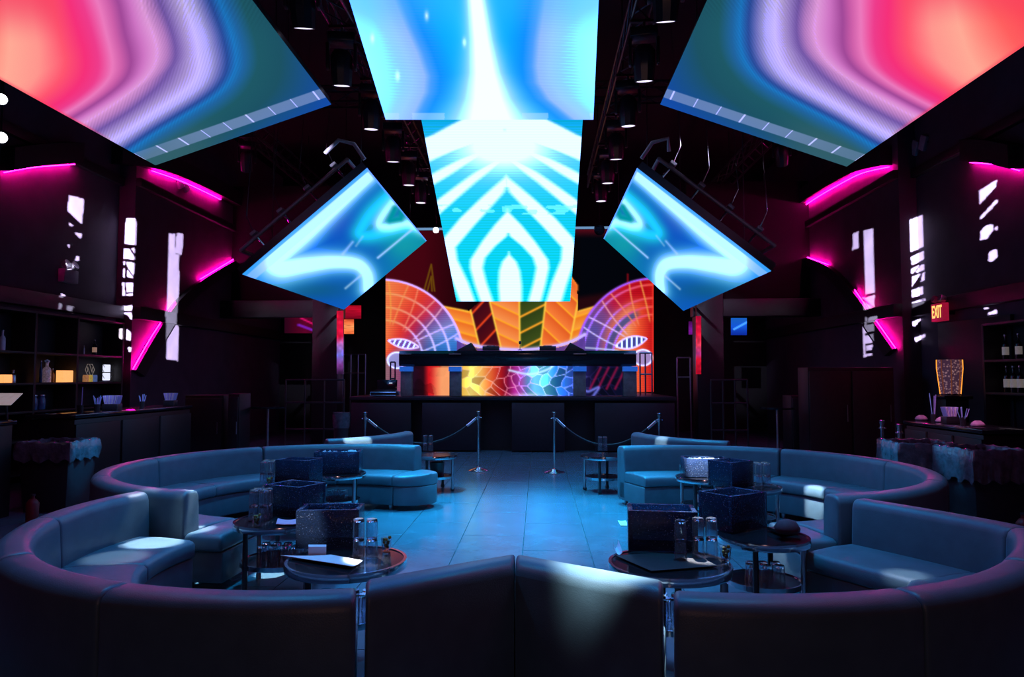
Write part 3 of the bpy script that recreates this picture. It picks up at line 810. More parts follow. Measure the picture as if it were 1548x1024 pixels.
# ================================================================= BOOTH SEATING
def sweep(path, normals, prof, mbx, taper=None):
    k = len(prof); n = len(path); vs = []; fs = []
    for i_, (p, nn) in enumerate(zip(path, normals)):
        w_ = taper[i_] if taper else 1.0
        for d, z in prof:
            d = .345 + (d - .345) * w_; vs.append((p[0] + nn[0] * d, p[1] + nn[1] * d, z))
    for i in range(n - 1):
        for q in range(k): fs.append((i * k + q, i * k + (q + 1) % k, (i + 1) * k + (q + 1) % k, (i + 1) * k + q))
    fs.append(tuple(range(k))[::-1]); fs.append(tuple((n - 1) * k + q for q in range(k)))
    return mbx.add(vs, fs)
BH = 0.72
BACK = [(0, .07), (0, BH - .06), (.012, BH - .025), (.04, BH - .006), (.07, BH), (.13, BH), (.158, BH - .008), (.178, BH - .028), (.188, BH - .06), (.20, .45), (.205, .30), (.205, .07)]
BASE = [(.03, .06), (.03, .285), (.67, .285), (.67, .06)]
CUSH = [(.19, .288), (.19, .40), (.21, .415), (.40, .422), (.64, .415), (.672, .405), (.69, .385), (.692, .31), (.68, .288)]
CUSHF = [(.02, .288), (.01, .31), (.012, .385), (.03, .405), (.06, .415), (.40, .422), (.64, .415), (.672, .405), (.69, .385), (.692, .31), (.68, .288)]

def arc_path(c, R_, a0, a1, step=2.5):
    n = max(3, int(abs(a1 - a0) / step)); P = []; N = []
    for i in range(n + 1):
        a = math.radians(a0 + (a1 - a0) * i / n)
        P.append((c[0] + R_ * math.cos(a), c[1] + R_ * math.sin(a))); N.append((-math.cos(a), -math.sin(a)))
    return P, N
def line_path(A, B, inward):
    A, B = Vector(A), Vector(B); n = 2; t = (B - A).normalized(); nn = Vector((-t.y, t.x))
    if nn.dot(Vector(inward) - A) < 0: nn = -nn
    return [tuple(A.lerp(B, i / n)) for i in range(n + 1)], [tuple(nn)] * (n + 1)
def arcn(c, a): return (-math.cos(math.radians(a)), -math.sin(math.radians(a)))
def poly_path(pts, inside):
    P = [(p.x, p.y) for p in smooth_curve([(a, b2, 0) for a, b2 in pts], 6)]; N = []
    for i in range(len(P)):
        t = (Vector(P[min(i + 1, len(P) - 1)]) - Vector(P[max(i - 1, 0)])).normalized(); nn = Vector((-t.y, t.x))
        if nn.dot(Vector(inside) - Vector(P[i])) < 0: nn = -nn
        N.append(tuple(nn))
    return P, N
def mitre(path, first=None, last=None):
    P, N = path; N = [Vector(n) for n in N]
    for i, m in ((0, first), (-1, last)):
        if m is None: continue
        m = Vector(m); t = (Vector(P[1]) - Vector(P[0])).normalized(); n = N[i]
        N[i] = m / max(.35, m.dot(n))
    if len(N) == 3: N[1] = (N[0] + N[2]) / 2
    return P, [tuple(n) for n in N]
def cut(P, N, k):
    n = len(P) - 1; out = []
    for i in range(k):
        a, b2 = round(n * i / k), round(n * (i + 1) / k); out.append((P[a:b2 + 1], N[a:b2 + 1]))
    return out
def sofa(label, path, nback=2, nseat=2, seat=None, ends=None, group='curved leather booth sections', depth=1.0):
    P, N = path
    mid = P[len(P) // 2]
    r = empty('sofa_section', (mid[0], mid[1], 0), 0, label, 'sofa', group)
    def mk(nm, pr, PP, NN, m, bv, ang=60, tp=None):
        if depth != 1.0: pr = [(d if d <= .206 else .206 + (d - .206) * depth, z) for d, z in pr]
        o = sweep(PP, NN, pr, MB(), tp).build(nm, m, r, bevel=bv, seg=3, bang=ang, angle=50); o.location = (-mid[0], -mid[1], 0); return o
    for PP, NN in cut(P, N, nback): mk('backrest', BACK, PP, NN, M_leather, .022)
    SP, SN = seat if seat else path
    mk('base', BASE, SP, SN, M_leather_d, .012)
    for PP, NN in cut(SP, SN, nseat): mk('seat_cushion', CUSH, PP, NN, M_leather, .02)
    for e in (ends or []):
        tp = e[2] if len(e) > 2 else None
        mk('seat_end', CUSHF, e[0], e[1], M_leather, .015 if tp else .03, tp=tp)
        o = mk('base', BASE, e[0], e[1], M_leather_d, .012, tp=tp)
    for f in ((0.06, 0.5, .94) if len(SP) > 3 else (.5,)):
        i = round((len(SP) - 1) * f)
        for d in (.08, .6 if depth == 1.0 else .4):
            x, y = SP[i][0] + SN[i][0] * d, SP[i][1] + SN[i][1] * d
            MB().lathe([(.022, .0), (.028, .06)], (x - mid[0], y - mid[1], 0), 10).build('foot', M_steel, r)
    return r

FL, NL, FR, NR = (-1.70, 7.2), (-0.65, 4.75), (2.26, 7.2), (1.40, 4.78)
sofa('curved sofa section with a rounded seat end at the aisle by the pink glowing trolley', arc_path(FL, 2, 128, 68), 1, 2, arc_path(FL, 2, 128, 68), [arc_path(FL, 2, 67.6, 55.5, .8) + ([math.sqrt(max(.0, 1 - (i / 15 * .985) ** 2)) for i in range(16)],)])
sofa('curved sofa section turned outward beside the napkin counter, its end catching white light', arc_path(FL, 2, 258, 128.6), 3, 4, arc_path(FL, 2, 257, 128.6), [arc_path(FL, 2, 267, 258)])
sofa('curved sofa section with a white-lit top end, before the bin by the napkin counter', arc_path(NL, 2, 224, 163), 2, 2, arc_path(NL, 2, 224, 166))
CUSP = Ph(778, 851, BH)
A_ = Ph(553, 892, BH); B_ = Ph(1001, 893, BH)
cu = (CUSP.x, CUSP.y)
def mid_(a, b2): return tuple((Vector(a) + Vector(b2)).normalized())
lpL = line_path((A_.x, A_.y), (cu[0] - .003, cu[1]), NL); lpR = line_path((cu[0] + .003, cu[1]), (B_.x, B_.y), NR)
sofa('sofa section seen from behind, in front of the table with the white paper', arc_path(NL, 2, 283.2, 224.6), 2, 2)
sofa('unlit straight sofa section forming one half of the V, next to the white paper table', mitre(lpL, arcn(NL, 283.8), (0, 1)), 1, 2, group='straight sofa sections of the V', depth=.58)
sofa('straight sofa section forming the half of the V whose top is brightly lit', mitre(lpR, (0, 1), arcn(NR, 258.8)), 1, 2, group='straight sofa sections of the V', depth=.58)
sofa('sofa section seen from behind, in front of the twin boxes by the EXIT sign side', arc_path(NR, 2, 259.7, 317), 2, 2)
sofa('curved sofa section with seat joints, in front of the bins below the EXIT sign', mitre(poly_path([arc_path(NR, 2, 317.7, 318)[0][0], (3.18, 3.80), (3.38, 4.22), (3.22, 4.66), (2.88, 5.24)], NR), arcn(NR, 317.4), None), 2, 3)
sofa('curved sofa section turned outward near the bins, one seat edge in hard white light', arc_path(FR, 2, 282, 411.4), 3, 4, arc_path(FR, 2, 283, 411.4), [arc_path(FR, 2, 275, 282)])
sofa('curved sofa section behind the bright acrylic box, its square end at the aisle', arc_path(FR, 2, 52, 112), 1, 2)
sofa('far sofa section with a white-lit curve, below the wire basket by the rope post', arc_path((-3.45, 11.4), 2, 303, 357), 1, 2, group='far booth sections')
sofa('far sofa section with a white spot where the rope post stands behind it', arc_path((3.95, 11.4), 2, 243, 186), 1, 2, group='far booth sections')

# ================================================================= TABLES
def round_table(loc, rz, label, dia=.70, h=.50, top=None, castors=False):
    r = empty('round_table', loc, rz, label, 'table', 'two-tier round tables'); R_ = dia / 2
    MB().lathe([(0, h - .03), (R_ - .02, h - .03), (R_ - .012, h - .003), (0, h - .003)], n=40).build('tabletop', top or M_blackgloss, r, smooth=True)
    MB().lathe([(R_ - .014, h - .045), (R_ + .004, h - .045), (R_ + .008, h - .02), (R_ + .003, h + .002), (R_ - .014, h + .002)], n=40, closed=True).build('rim', M_chrome, r, smooth=True)
    MB().lathe([(0, .185), (R_ - .06, .185), (R_ - .06, .205), (0, .205)], n=36).build('shelf', M_blackgloss, r, smooth=True)
    MB().lathe([(R_ - .062, .178), (R_ - .05, .178), (R_ - .05, .212), (R_ - .062, .212)], n=36, closed=True).build('shelf_rim', M_chrome, r, smooth=True)
    for k in range(4):
        a = math.pi / 4 + k * math.pi / 2; x, y = (R_ - .045) * math.cos(a), (R_ - .045) * math.sin(a)
        l = MB().tube([(x, y, .03 if castors else 0), (x, y, h - .03)], .019, 12).build('leg', M_steel if k % 2 else M_fixture, r, smooth=True)
        if castors:
            MB().lathe([(0, -.012), (.028, -.012), (.028, .012), (0, .012)], (x, y, .028), 12, rot=Rot('X', 90)).build('castor', M_fixture, l)
    return r
def C2(px, py, h): p = Ph(px, py, h); return (p.x, p.y, 0)
TH = .50
tabs = {}
tabs['L1'] = C2(524, 846, TH); tabs['L2'] = (-1.42, 5.40, 0); tabs['L4'] = C2(446, 733, TH); tabs['L3'] = C2(512, 715, TH)
tabs['L5'] = (Ph(654, 690, TH).x, 9.95, 0)
tabs['R1'] = C2(1012, 851, TH); tabs['R2'] = (2.05, 4.97, 0); tabs['R4'] = C2(1130, 735, TH); tabs['R3'] = (2.32, 7.86, 0)
tabs['R5'] = (Ph(912, 688, TH).x, 9.95, 0)
round_table(tabs['L1'], .3, 'round black table with chrome rim holding the white paper and the speckled box')
round_table(tabs['L2'], .15, 'round black table beside the white-lit seat, glasses on its lower shelf')
round_table(tabs['L4'], .5, 'round black table by the curved sofa, holding the box with the pink card', dia=.62)
round_table(tabs['L3'], .2, 'round black table under the box tilted on the far booth', dia=.60)
round_table(tabs['L5'], .5, 'small trolley table with pink glow on its top beside the aisle rope post', dia=.62, castors=True)
round_table(tabs['R1'], .75, 'round black table nearest the bright half of the V')
round_table(tabs['R2'], .3, 'round black table with the brightly lit glasses on its lower shelf', dia=.60)
round_table(tabs['R4'], .4, 'round black table by the sofa with the white-lit seat edge', dia=.64)
round_table(tabs['R3'], .2, 'round black table under the glowing white acrylic box', dia=.60)
round_table(tabs['R5'], .5, 'small trolley table with castors beside the square sofa end', dia=.62, castors=True)

def ice_box(loc, rz, label, s=(.38, .27, .24), m=None):
    r = empty('acrylic_ice_box', loc, rz, label, 'ice box', 'bubbled acrylic ice boxes')
    w, d, h = s; t = .03; m = m or M_acrylic
    for nm, c, sz in (('wall_panel', (0, -d / 2 + t / 2, h / 2), (w, t, h)), ('wall_panel', (0, d / 2 - t / 2, h / 2), (w, t, h)), ('wall_panel', (-w / 2 + t / 2, 0, h / 2), (t, d - 2 * t, h)), ('wall_panel', (w / 2 - t / 2, 0, h / 2), (t, d - 2 * t, h))):
        MB().box(c, sz).build('side_panel', m, r, bevel=.004)
    MB().box((0, 0, .02), (w - 2 * t, d - 2 * t, .04)).build('bottom_panel', m, r)
    MB().box((0, 0, .055), (w - 2 * t - .01, d - 2 * t - .01, .02)).build('drip_tray', M_black, r)
    return r
def onT(px, py, h=TH): p = Ph(px, py, h); return (p.x, p.y, h + .004)
M_acr_hot = M_acrylic
ice_box(onT(500, 824), .10, 'bubbled acrylic box with white speckles lit on one side, on the white paper table', (.39, .25, .24))
ice_box(onT(446, 776), -.42, 'dark acrylic box between the stacked glasses and the speckled box', (.36, .30, .23))
ice_box(onT(452, 730), -.2, 'dark acrylic box with the pink card leaning at its corner', (.38, .28, .24))
bx2 = ice_box(onT(512, 714), .12, 'acrylic box with sparkling ice on top, in front of the far sofa back', (.50, .34, .24))
ice_box(onT(1000, 828, TH + .008), -.10, 'dark acrylic box with reddish rim, beside three stacks of glasses', (.42, .27, .245))
ice_box(onT(1108, 797), .62, 'dark acrylic box set cornerwise on the table with lit glasses below', (.38, .30, .25))
ice_box(onT(1105, 735), .62, 'dark acrylic box set cornerwise beside a tall cluster of glasses', (.32, .30, .25))
bx3 = ice_box((tabs['R3'][0] + .01, tabs['R3'][1] + .02, TH + .004), -.04, 'acrylic box glowing white in the light beam', (.47, .28, .20))

M_ice = mat('ice', (.75, .85, .95), .12, trans=.5, noise=.1, scale=30)
for bx, w_, d_, h_ in ((bx2, .42, .26, .225), (bx3, .39, .20, .18)):
    mbx = MB()
    for i in range(90):
        rm = (Rot('X', random.uniform(0, 90)) @ Rot('Z', random.uniform(0, 90)))
        mbx.box((random.uniform(-w_ / 2, w_ / 2) * .92, random.uniform(-d_ / 2, d_ / 2) * .9, h_ - random.uniform(.01, .05)), (.035, .03, .03), rot=rm)
    o = mbx.build('ice', M_ice, bx); o['kind'] = 'stuff'
# glasses
def tumbler_mesh():
    r0, r1, h = .030, .037, .112
    prof = [(0, 0), (r0, 0), (r0 + .003, .012), (r1, h), (r1 - .0025, h), (r0, .018), (0, .016)]
    o = MB().lathe(prof, n=20).build('tumbler', M_glass)
    for v in o.data.vertices:            # ribbed sides
        if v.co.z < .10 and round(math.atan2(v.co.y, v.co.x) / (math.pi / 10)) % 2: v.co.x *= .95; v.co.y *= .95; return o
proto = tumbler_mesh(); used = [False]
def tumbler(loc, label, group, flip=False, rz=0, sc=1.0):
    o = proto if not used[0] else proto.copy()
    if used[0]: COL.objects.link(o)
    used[0] = True
    o.location = (loc[0], loc[1], loc[2] + (.112 * sc if flip else 0)); o.rotation_euler = (math.pi if flip else 0, 0, rz); o.scale = (sc, sc, sc)
    return tag(o, label, 'glass', group)
ORD = ('first', 'second', 'third', 'fourth')
def glass_stack(px, py, h, nx, ny, nz, label, group, sc=1.0, rz=0.0, pitch=.079, pos=None):
    p = Vector((pos[0], pos[1], h)) if pos else Ph(px, py, h); zz = h + .004
    for k in range(nz):
        for i in range(nx):
            for j in range(ny):
                u, v = (i - (nx - 1) / 2) * pitch * sc, (j - (ny - 1) / 2) * pitch * sc
                x = p.x + u * math.cos(rz) - v * math.sin(rz); y = p.y + u * math.sin(rz) + v * math.cos(rz)
                w = []
                if nz > 1: w.append('lower' if k == 0 else 'upper')
                if ny > 1: w.append('front' if j == 0 else 'rear')
                if nx == 2: w.append('aisle-side' if (i == 1) == (p.x < .3) else 'wall-side')
                ia = (nx - 1 - i) if p.x < .3 else i
                lab = ' '.join(w) + ' tumbler ' + ((ORD[ia] + ' from the aisle ') if nx > 2 else '') + label
                tumbler((x, y, zz + k * .1135 * sc), lab.strip(), group, flip=True, rz=random.random() * 6, sc=sc)
glass_stack(552, 843, TH, 2, 1, 2, 'in the stack beside the white paper', 'glasses stacked on the white paper table')
glass_stack(394, 786, TH, 2, 2, 2, 'in the stack by the white-lit seat', 'glasses stacked by the white-lit seat')
glass_stack(406, 731, TH, 2, 2, 2, 'in the stack beside the pink card', 'glasses stacked by the pink card box')
glass_stack(647, 682, TH, 2, 1, 2, 'on the pink glowing trolley top', 'glasses on the pink glowing trolley')
glass_stack(911, 682, TH, 2, 2, 2, 'on the trolley by the square sofa end', 'glasses on the trolley by the square sofa end', sc=.9)
glass_stack(1029, 846, TH + .008, 1, 1, 2, 'in the single column by the reddish-rimmed box', 'single column of glasses by the reddish-rimmed box')
glass_stack(1066, 842, TH + .008, 2, 1, 2, 'in the paired columns by the amber garnish', 'paired columns of glasses by the garnish cup')
glass_stack(1152, 735, TH, 2, 2, 2, 'beside the far cornerwise box', 'glasses beside the far cornerwise box')
glass_stack(1141, 775, TH, 2, 1, 1, 'peeking over the nearer cornerwise box', 'glasses behind the cornerwise box')
glass_stack(412, 836, .205, 4, 2, 1, 'on the shelf by the white-lit seat', 'glasses on the shelf by the white-lit seat', pos=(tabs['L2'][0], tabs['L2'][1] - .03), pitch=.084)
glass_stack(525, 898, .205, 4, 2, 1, 'on the shelf under the white paper', 'glasses on the shelf under the white paper', pos=(tabs['L1'][0], tabs['L1'][1] - .03), pitch=.084)
glass_stack(1148, 853, .205, 3, 2, 1, 'on the lit shelf under the cornerwise box', 'lit glasses on the shelf under the cornerwise box', pos=(tabs['R2'][0], tabs['R2'][1] - .03), pitch=.084)
glass_stack(1022, 900, .205, 4, 2, 1, 'on the shelf behind the V', 'glasses on the shelf behind the V', pos=(tabs['R1'][0], tabs['R1'][1] - .03), pitch=.084)
glass_stack(510, 742, .205, 3, 2, 1, 'on the shelf under the sparkling ice box', 'glasses on the shelf under the sparkling ice box', sc=.9, pos=(tabs['L3'][0], tabs['L3'][1] - .03), pitch=.084)
glass_stack(1066, 752, .205, 3, 1, 1, 'on the shelf below the glowing white box', 'glasses on the shelf below the glowing box', sc=.9, pos=(tabs['R3'][0], tabs['R3'][1] + .05), pitch=.084)
glass_stack(660, 712, .205, 2, 1, 1, 'on the lower shelf of the pink glowing trolley', 'glasses under the pink glowing trolley')

def small_cup(loc, label, fill=None):
    r = empty('garnish_cup', loc, 0, label, 'cup', 'garnish cups')
    MB().lathe([(0, 0), (.026, 0), (.034, .075), (.031, .075), (.024, .006), (0, .006)], n=14).build('cup', M_glass, r, smooth=True, angle=60)
    mbx = MB()
    for i in range(9):
        a = i * 2.4; rr = .006 + .0018 * i
        mbx.lathe([(0, -.011), (.008, -.008), (.011, 0), (.008, .008), (0, .011)], (rr * math.cos(a), rr * math.sin(a), .02 + .007 * i), 6)
    o = mbx.build('garnish', fill or M_cloth, r, smooth=True); o['kind'] = 'stuff'
    return r
small_cup(onT(584, 833), 'small cup of green garnish at the pinkish edge of the white paper table')
small_cup(onT(388, 796), 'small cup of amber garnish before the blue-lit glasses by the white-lit seat')
small_cup(onT(407, 735), 'small cup of green garnish in front of the glasses by the pink card box')
small_cup(onT(1097, 848), 'small cup of amber garnish beside the paired columns of glasses')
small_cup(onT(1031, 713), 'small cup of green garnish against the glowing white box')
for px, py, lab in ((584, 834, 'round coaster under the garnish cup on the white paper table'), (1097, 850, 'round coaster by the amber garnish cup beside the paired glasses')):
    pass

def sheet(name, pts, h, label, cat, m, t=.003, curl=.012):
    """a thin slightly curled sheet of paper over four table points"""
    A, B, C, D = (Ph(px, py, h) for px, py in pts); n = 8; vs = []
    for lay in (0, 1):
        for i in range(n + 1):
            for j in range(n + 1):
                u, v = i / n, j / n
                p = (A * (1 - u) + B * u) * (1 - v) + (D * (1 - u) + C * u) * v
                vs.append((p.x, p.y, h + .005 + lay * t + curl * (u - .5) ** 2 * 4 * (.4 + .6 * v)))
    k = (n + 1) ** 2; fs = []
    for i in range(n):
        for j in range(n):
            a = i * (n + 1) + j; fs.append((a, a + 1, a + n + 2, a + n + 1)); fs.append((k + a, k + a + n + 1, k + a + n + 2, k + a + 1))
    rim = [i * (n + 1) for i in range(n + 1)] + [n * (n + 1) + j for j in range(1, n + 1)] + [i * (n + 1) + n for i in range(n - 1, -1, -1)] + [j for j in range(n - 1, 0, -1)]
    for a, b2 in zip(rim, rim[1:] + rim[:1]): fs.append((a, b2, b2 + k, a + k))
    return tag(MB().add(vs, fs).build(name, m, smooth=True), label, cat)
sheet('paper_sheet', [(424, 843), (500, 842), (548, 853), (528, 861)], TH, 'sheet of white paper lying at the front of the table with the speckled box', 'paper', M_paper)
sheet('napkin_stack', [(466, 841), (493, 841), (493, 837.5), (466, 837.5)], TH, 'small white napkin stack against the speckled acrylic box', 'napkins', M_napkin, t=.05, curl=0)
sheet('menu_card', [(417, 795), (450, 795), (452, 788), (420, 788)], TH, 'pinkish card lying below the dark box beside the stacked glasses', 'card', M_pinkpaper, t=.004)
sheet('pink_card', [(431, 739), (441, 739), (441, 737.4), (431, 737.4)], TH, 'pink card standing at the corner of the dark box by the curved sofa', 'card', M_pinkpaper, t=.055, curl=0)
sheet('dark_tray', [(930, 842), (1040, 836), (1085, 858), (985, 866)], TH, 'flat black serving folder under the reddish-rimmed box and glasses', 'folder', M_black, t=.004, curl=0)
sheet('napkin', [(930, 840), (941, 842), (935, 830), (926, 832)], TH, 'crumpled white napkin at the aisle edge of the table with the reddish-rimmed box', 'napkin', M_napkin, curl=.05)
sheet('floor_card', [(938, 796), (950, 796), (946, 789), (934, 789)], 0.0, 'white card lying on the tiled floor beside the reddish-rimmed box', 'card', M_paper, curl=.004)
sheet('bill_folder', [(1160, 803), (1195, 800), (1210, 808), (1180, 812)], TH, 'dark bill folder at the edge of the table with lit glasses below', 'folder', M_black, t=.02)
# pile on that table's edge
r = empty('cloth_bundle', onT(1190, 806, TH + .04), 0, 'bunched dark cloth on the edge of the table under the cornerwise box', 'cloth')
MB().lathe([(0, 0), (.075, 0), (.085, .03), (.06, .07), (.02, .085), (0, .085)], n=12).build('fold', mat('wine_cloth', (.05, .02, .035), .8, noise=.3), r, smooth=True, angle=80)
# ice bucket on the trolley shelf
r = empty('ice_bucket', (tabs['L5'][0] + .03, 9.95, .207), 0, 'dark bucket with handle on the lower shelf of the pink glowing trolley', 'bucket')
MB().lathe([(0, 0), (.10, 0), (.125, .22), (.118, .22), (.095, .01), (0, .01)], n=20).build('pail', M_fixture, r, smooth=True, angle=60)
MB().tube([(-.12, 0, .2), (-.08, 0, .26), (0, 0, .285), (.08, 0, .26), (.12, 0, .2)], .005, 6).build('handle', M_chrome, r); r.scale = (.85, .85, .85)

# water bottle beside the cornerwise box
def bottle(loc, label, h=.28, r0=.038, m=None, lab_m=None, group='bottles', name='bottle', lab=True):
    r = empty(name, loc, 0, label, 'bottle', group)
    MB().lathe([(0, 0), (r0, 0), (r0, h * .58), (r0 * .8, h * .66), (r0 * .36, h * .74), (r0 * .34, h * .93), (0, h * .93)], n=14).build('body', m or M_blackgloss, r, smooth=True, angle=50)
    MB().lathe([(0, h * .93), (r0 * .42, h * .93), (r0 * .42, h), (0, h)], n=10).build('cap', M_steel, r, smooth=True)
    if lab:
        MB().lathe([(r0 + .0008, h * .18), (r0 + .0015, h * .18), (r0 + .0015, h * .5), (r0 + .0008, h * .5)], n=14, closed=True).build('bottle_label', lab_m or M_paper, r, smooth=True)
    return r
bottle((tabs['R3'][0] - .08, tabs['R3'][1] - .15, .207), 'clear water bottle on the shelf under the glowing box, above the reddish-rimmed box', .255, .04, M_glass, M_paper, group='table bottles')

# ================================================================= STANCHIONS
def stanchion(x, y, label, h=1.0):
    r = empty('stanchion', (x, y, 0), 0, label, 'stanchion', 'chrome rope posts')
    MB().lathe([(0, 0), (.175, 0), (.175, .012), (.15, .022), (.06, .045), (.035, .06), (.03, .075), (0, .075)], n=32).build('base', M_chrome, r, smooth=True)
    MB().lathe([(.024, .06), (.024, h - .06), (0, h - .06)], n=16).build('pole', M_chrome, r, smooth=True)
    MB().lathe([(.026, h - .12), (.042, h - .12), (.042, h - .10), (.028, h - .095), (.028, h - .05), (.036, h - .045), (.036, h - .005), (.025, h), (0, h)], n=16).build('cap', M_chrome, r, smooth=True)
    MB().tube([(-.055, 0, h - .11), (.055, 0, h - .11)], .006, 6).build('hook', M_chrome, r)
    return (x, y, h)
def rope(a, b2, sag, label):
    a, b2 = Vector((a[0], a[1], .87)), Vector((b2[0], b2[1], .87))
    t = (b2 - a).normalized(); a += t * .05; b2 -= t * .05
    r = empty('barrier_rope', tuple(a), 0, label, 'rope', 'black barrier ropes')
    P = []
    for i in range(17):
        u = i / 16; p = a.lerp(b2, u) - a; p.z -= sag * 4 * u * (1 - u); P.append(p)
    MB().tube(P[1:-1], .019, 10).build('cord', M_rope, r, smooth=True)
    MB().tube([P[0], P[1], P[1].lerp(P[2], .3)], .022, 10).build('end_clasp', M_chrome, r, smooth=True)
    MB().tube([P[-1], P[-2], P[-2].lerp(P[-3], .3)], .022, 10).build('end_clasp', M_chrome, r, smooth=True)
pB = Ph(723, 712, 0); pC = Ph(838, 715, 0)
sB = stanchion(pB.x, pB.y, 'chrome rope post standing where the floor glows pink'); sC = stanchion(pC.x, pC.y, 'chrome rope post standing on the blue side of the aisle')
pA = Py(552, 628, 11.7); pD = Py(998, 630, 11.4)
sA = stanchion(pA.x, 11.7, 'chrome rope post rising behind the white-lit far sofa'); sD = stanchion(pD.x, 11.5, 'chrome rope post rising behind the far sofa with the white spot')
rope(sA, sB, .40, 'black rope sagging from the post on the pink floor'); rope(sC, sD, .40, 'black rope sagging from the post on the blue floor')
for px, d, lab in ((1333, 9.8, 'thin chrome rope post before the dark cabinets beside the bins'), (1359, 9.0, 'chrome rope post half hidden by the bin under the EXIT sign')):
    p = Py(px, 640, d); stanchion(p.x, d, lab)

# ================================================================= BINS
def bin_(x, y, w, h, label, rz=0, drop=.2):
    r = empty('waste_bin', (x, y, 0), rz, label, 'bin', 'lined waste bins')
    def ring(s, z): return [(-s, -s, z), (s, -s, z), (s, s, z), (-s, s, z)]
    a, c2 = w / 2 * .82, w / 2
    vs = ring(a, 0) + ring(c2, h) + ring(c2 - .03, h) + ring(a - .03, .03); fs = [(0, 1, 2, 3)]
    for q in (0, 4, 8):
        for i in range(4): fs.append((q + i, q + (i + 1) % 4, q + 4 + (i + 1) % 4, q + 4 + i))
    fs.append((12, 13, 14, 15)); MB().add(vs, fs).build('body', M_bin, r, bevel=.012)
    # wrinkled liner folded over the rim
    n = 96; mv = []; mf = []; rows = [(-.06, h - .25, 0.2), (-.028, h + .012, 0.4), (.0, h + .024, .5), (.018, h + .005, .7), (.024, h - drop * .5, 1.2), (.022, h - drop, 2.0)]
    for (off, z, wob) in rows:
        for i in range(n):
            t = i / n * 4; sd = int(t); f = t - sd; s = c2 + off
            cs = [(-s, -s), (s, -s), (s, s), (-s, s), (-s, -s)]
            x_ = cs[sd][0] * (1 - f) + cs[sd + 1][0] * f; y_ = cs[sd][1] * (1 - f) + cs[sd + 1][1] * f
            L_ = math.hypot(x_, y_); dn = .008 * wob * (math.sin(i * 1.7 + z * 30) + .6 * math.sin(i * .63 + 1))
            mv.append((x_ * (1 + dn / L_) , y_ * (1 + dn / L_), z + .012 * wob * math.sin(i * .9 + off * 40)))
    for q in range(len(rows) - 1):
        for i in range(n): mf.append((q * n + i, q * n + (i + 1) % n, (q + 1) * n + (i + 1) % n, (q + 1) * n + i))
    MB().add(mv, mf).build('liner', M_liner, r, smooth=True, angle=70)
    return r
p = Py(90, 662, 8.42); bin_(p.x, 8.42, .60, .80, 'square black bin with violet-lit liner at the end of the napkin counter', .05)
p = Py(1386, 668, 8.3); bin_(p.x, 8.3, .60, .83, 'square black bin with pale crumpled liner, directly below the EXIT sign', -.1, .26)
p = Py(1482, 678, 7.6); bin_(p.x, 7.6, .58, .83, 'black bin with a loose blue-lit liner strip, below the bottle shelves', .1, .30)
r = empty('waste_bin', (Py(516, 630, 13.6).x, 13.6, .0), 0, 'lined bin with pale plastic rim by the stage front', 'bin', 'lined waste bins')
MB().lathe([(0, 0), (.12, 0), (.15, .84), (.14, .84), (.11, .02), (0, .02)], n=18).build('body', M_bin, r, smooth=True, angle=60)
MB().lathe([(.13, .9), (.162, .9), (.168, .8), (.16, .62), (.155, .6)], n=18).build('liner', M_liner, r, smooth=True)
for px, py, d, lab in ((50, 740, 7.6, 'red plastic jug standing dark beside the bin at the napkin counter'), (1546, 760, 6.9, 'red fire bottle beside the loose-lined bin')):
    p = Py(px, py, d)
    r = empty('red_jug', (p.x, d, 0), 0, lab, 'container'); r.scale = (.8, .8, .62)
    MB().lathe([(0, 0), (.075, 0), (.08, .34), (.05, .40), (.025, .42), (.025, .47), (0, .47)], n=16).build('body', M_red, r, smooth=True, angle=50)
    MB().lathe([(0, .47), (.03, .47), (.03, .50), (0, .50)], n=10).build('cap', M_fixture, r)

# ================================================================= BARS
CH = 1.08
def counter(x0, x1, y0, y1, h, label):
    r = empty('bar_counter', ((x0 + x1) / 2, (y0 + y1) / 2, 0), 0, label, 'bar counter'); w, d = abs(x1 - x0), abs(y1 - y0)
    MB().box((0, 0, h / 2 - .03), (w - .06, d - .06, h - .06)).build('body', M_counter, r, bevel=.01)
    MB().box((0, 0, h - .02), (w, d, .045)).build('worktop', M_blackgloss, r, bevel=.008)
    MB().box((0, 0, .06), (w - .1, d - .1, .12)).build('plinth', M_black, r)
    for k in range(3):
        MB().box((-math.copysign(w / 2 - .02, (x0 + x1)), -d / 2 + d * (k + .5) / 3, h * .52), (.03, d / 3 - .06, h * .74)).build('front_panel', M_counter, r, bevel=.006)
    return r
hL = 1.10
cF = Ph(128, 628, hL); cB = Ph(272, 614, hL)
xf = (cF.x + cB.x) / 2
counter(xf - .65, xf, cF.y, cB.y + .2, hL, 'black bar counter carrying straws and napkin caddies, opposite the EXIT sign')
LY = (cF.y, cB.y)
hR = .98
cRf = Ph(1448, 646, hR); cRb = Ph(1368, 637, hR); xr = (cRf.x + cRb.x) / 2
counter(xr, xr + .65, cRf.y - .5, cRb.y + .1, hR, 'black bar counter carrying pink-lit straws and napkins under the EXIT sign')

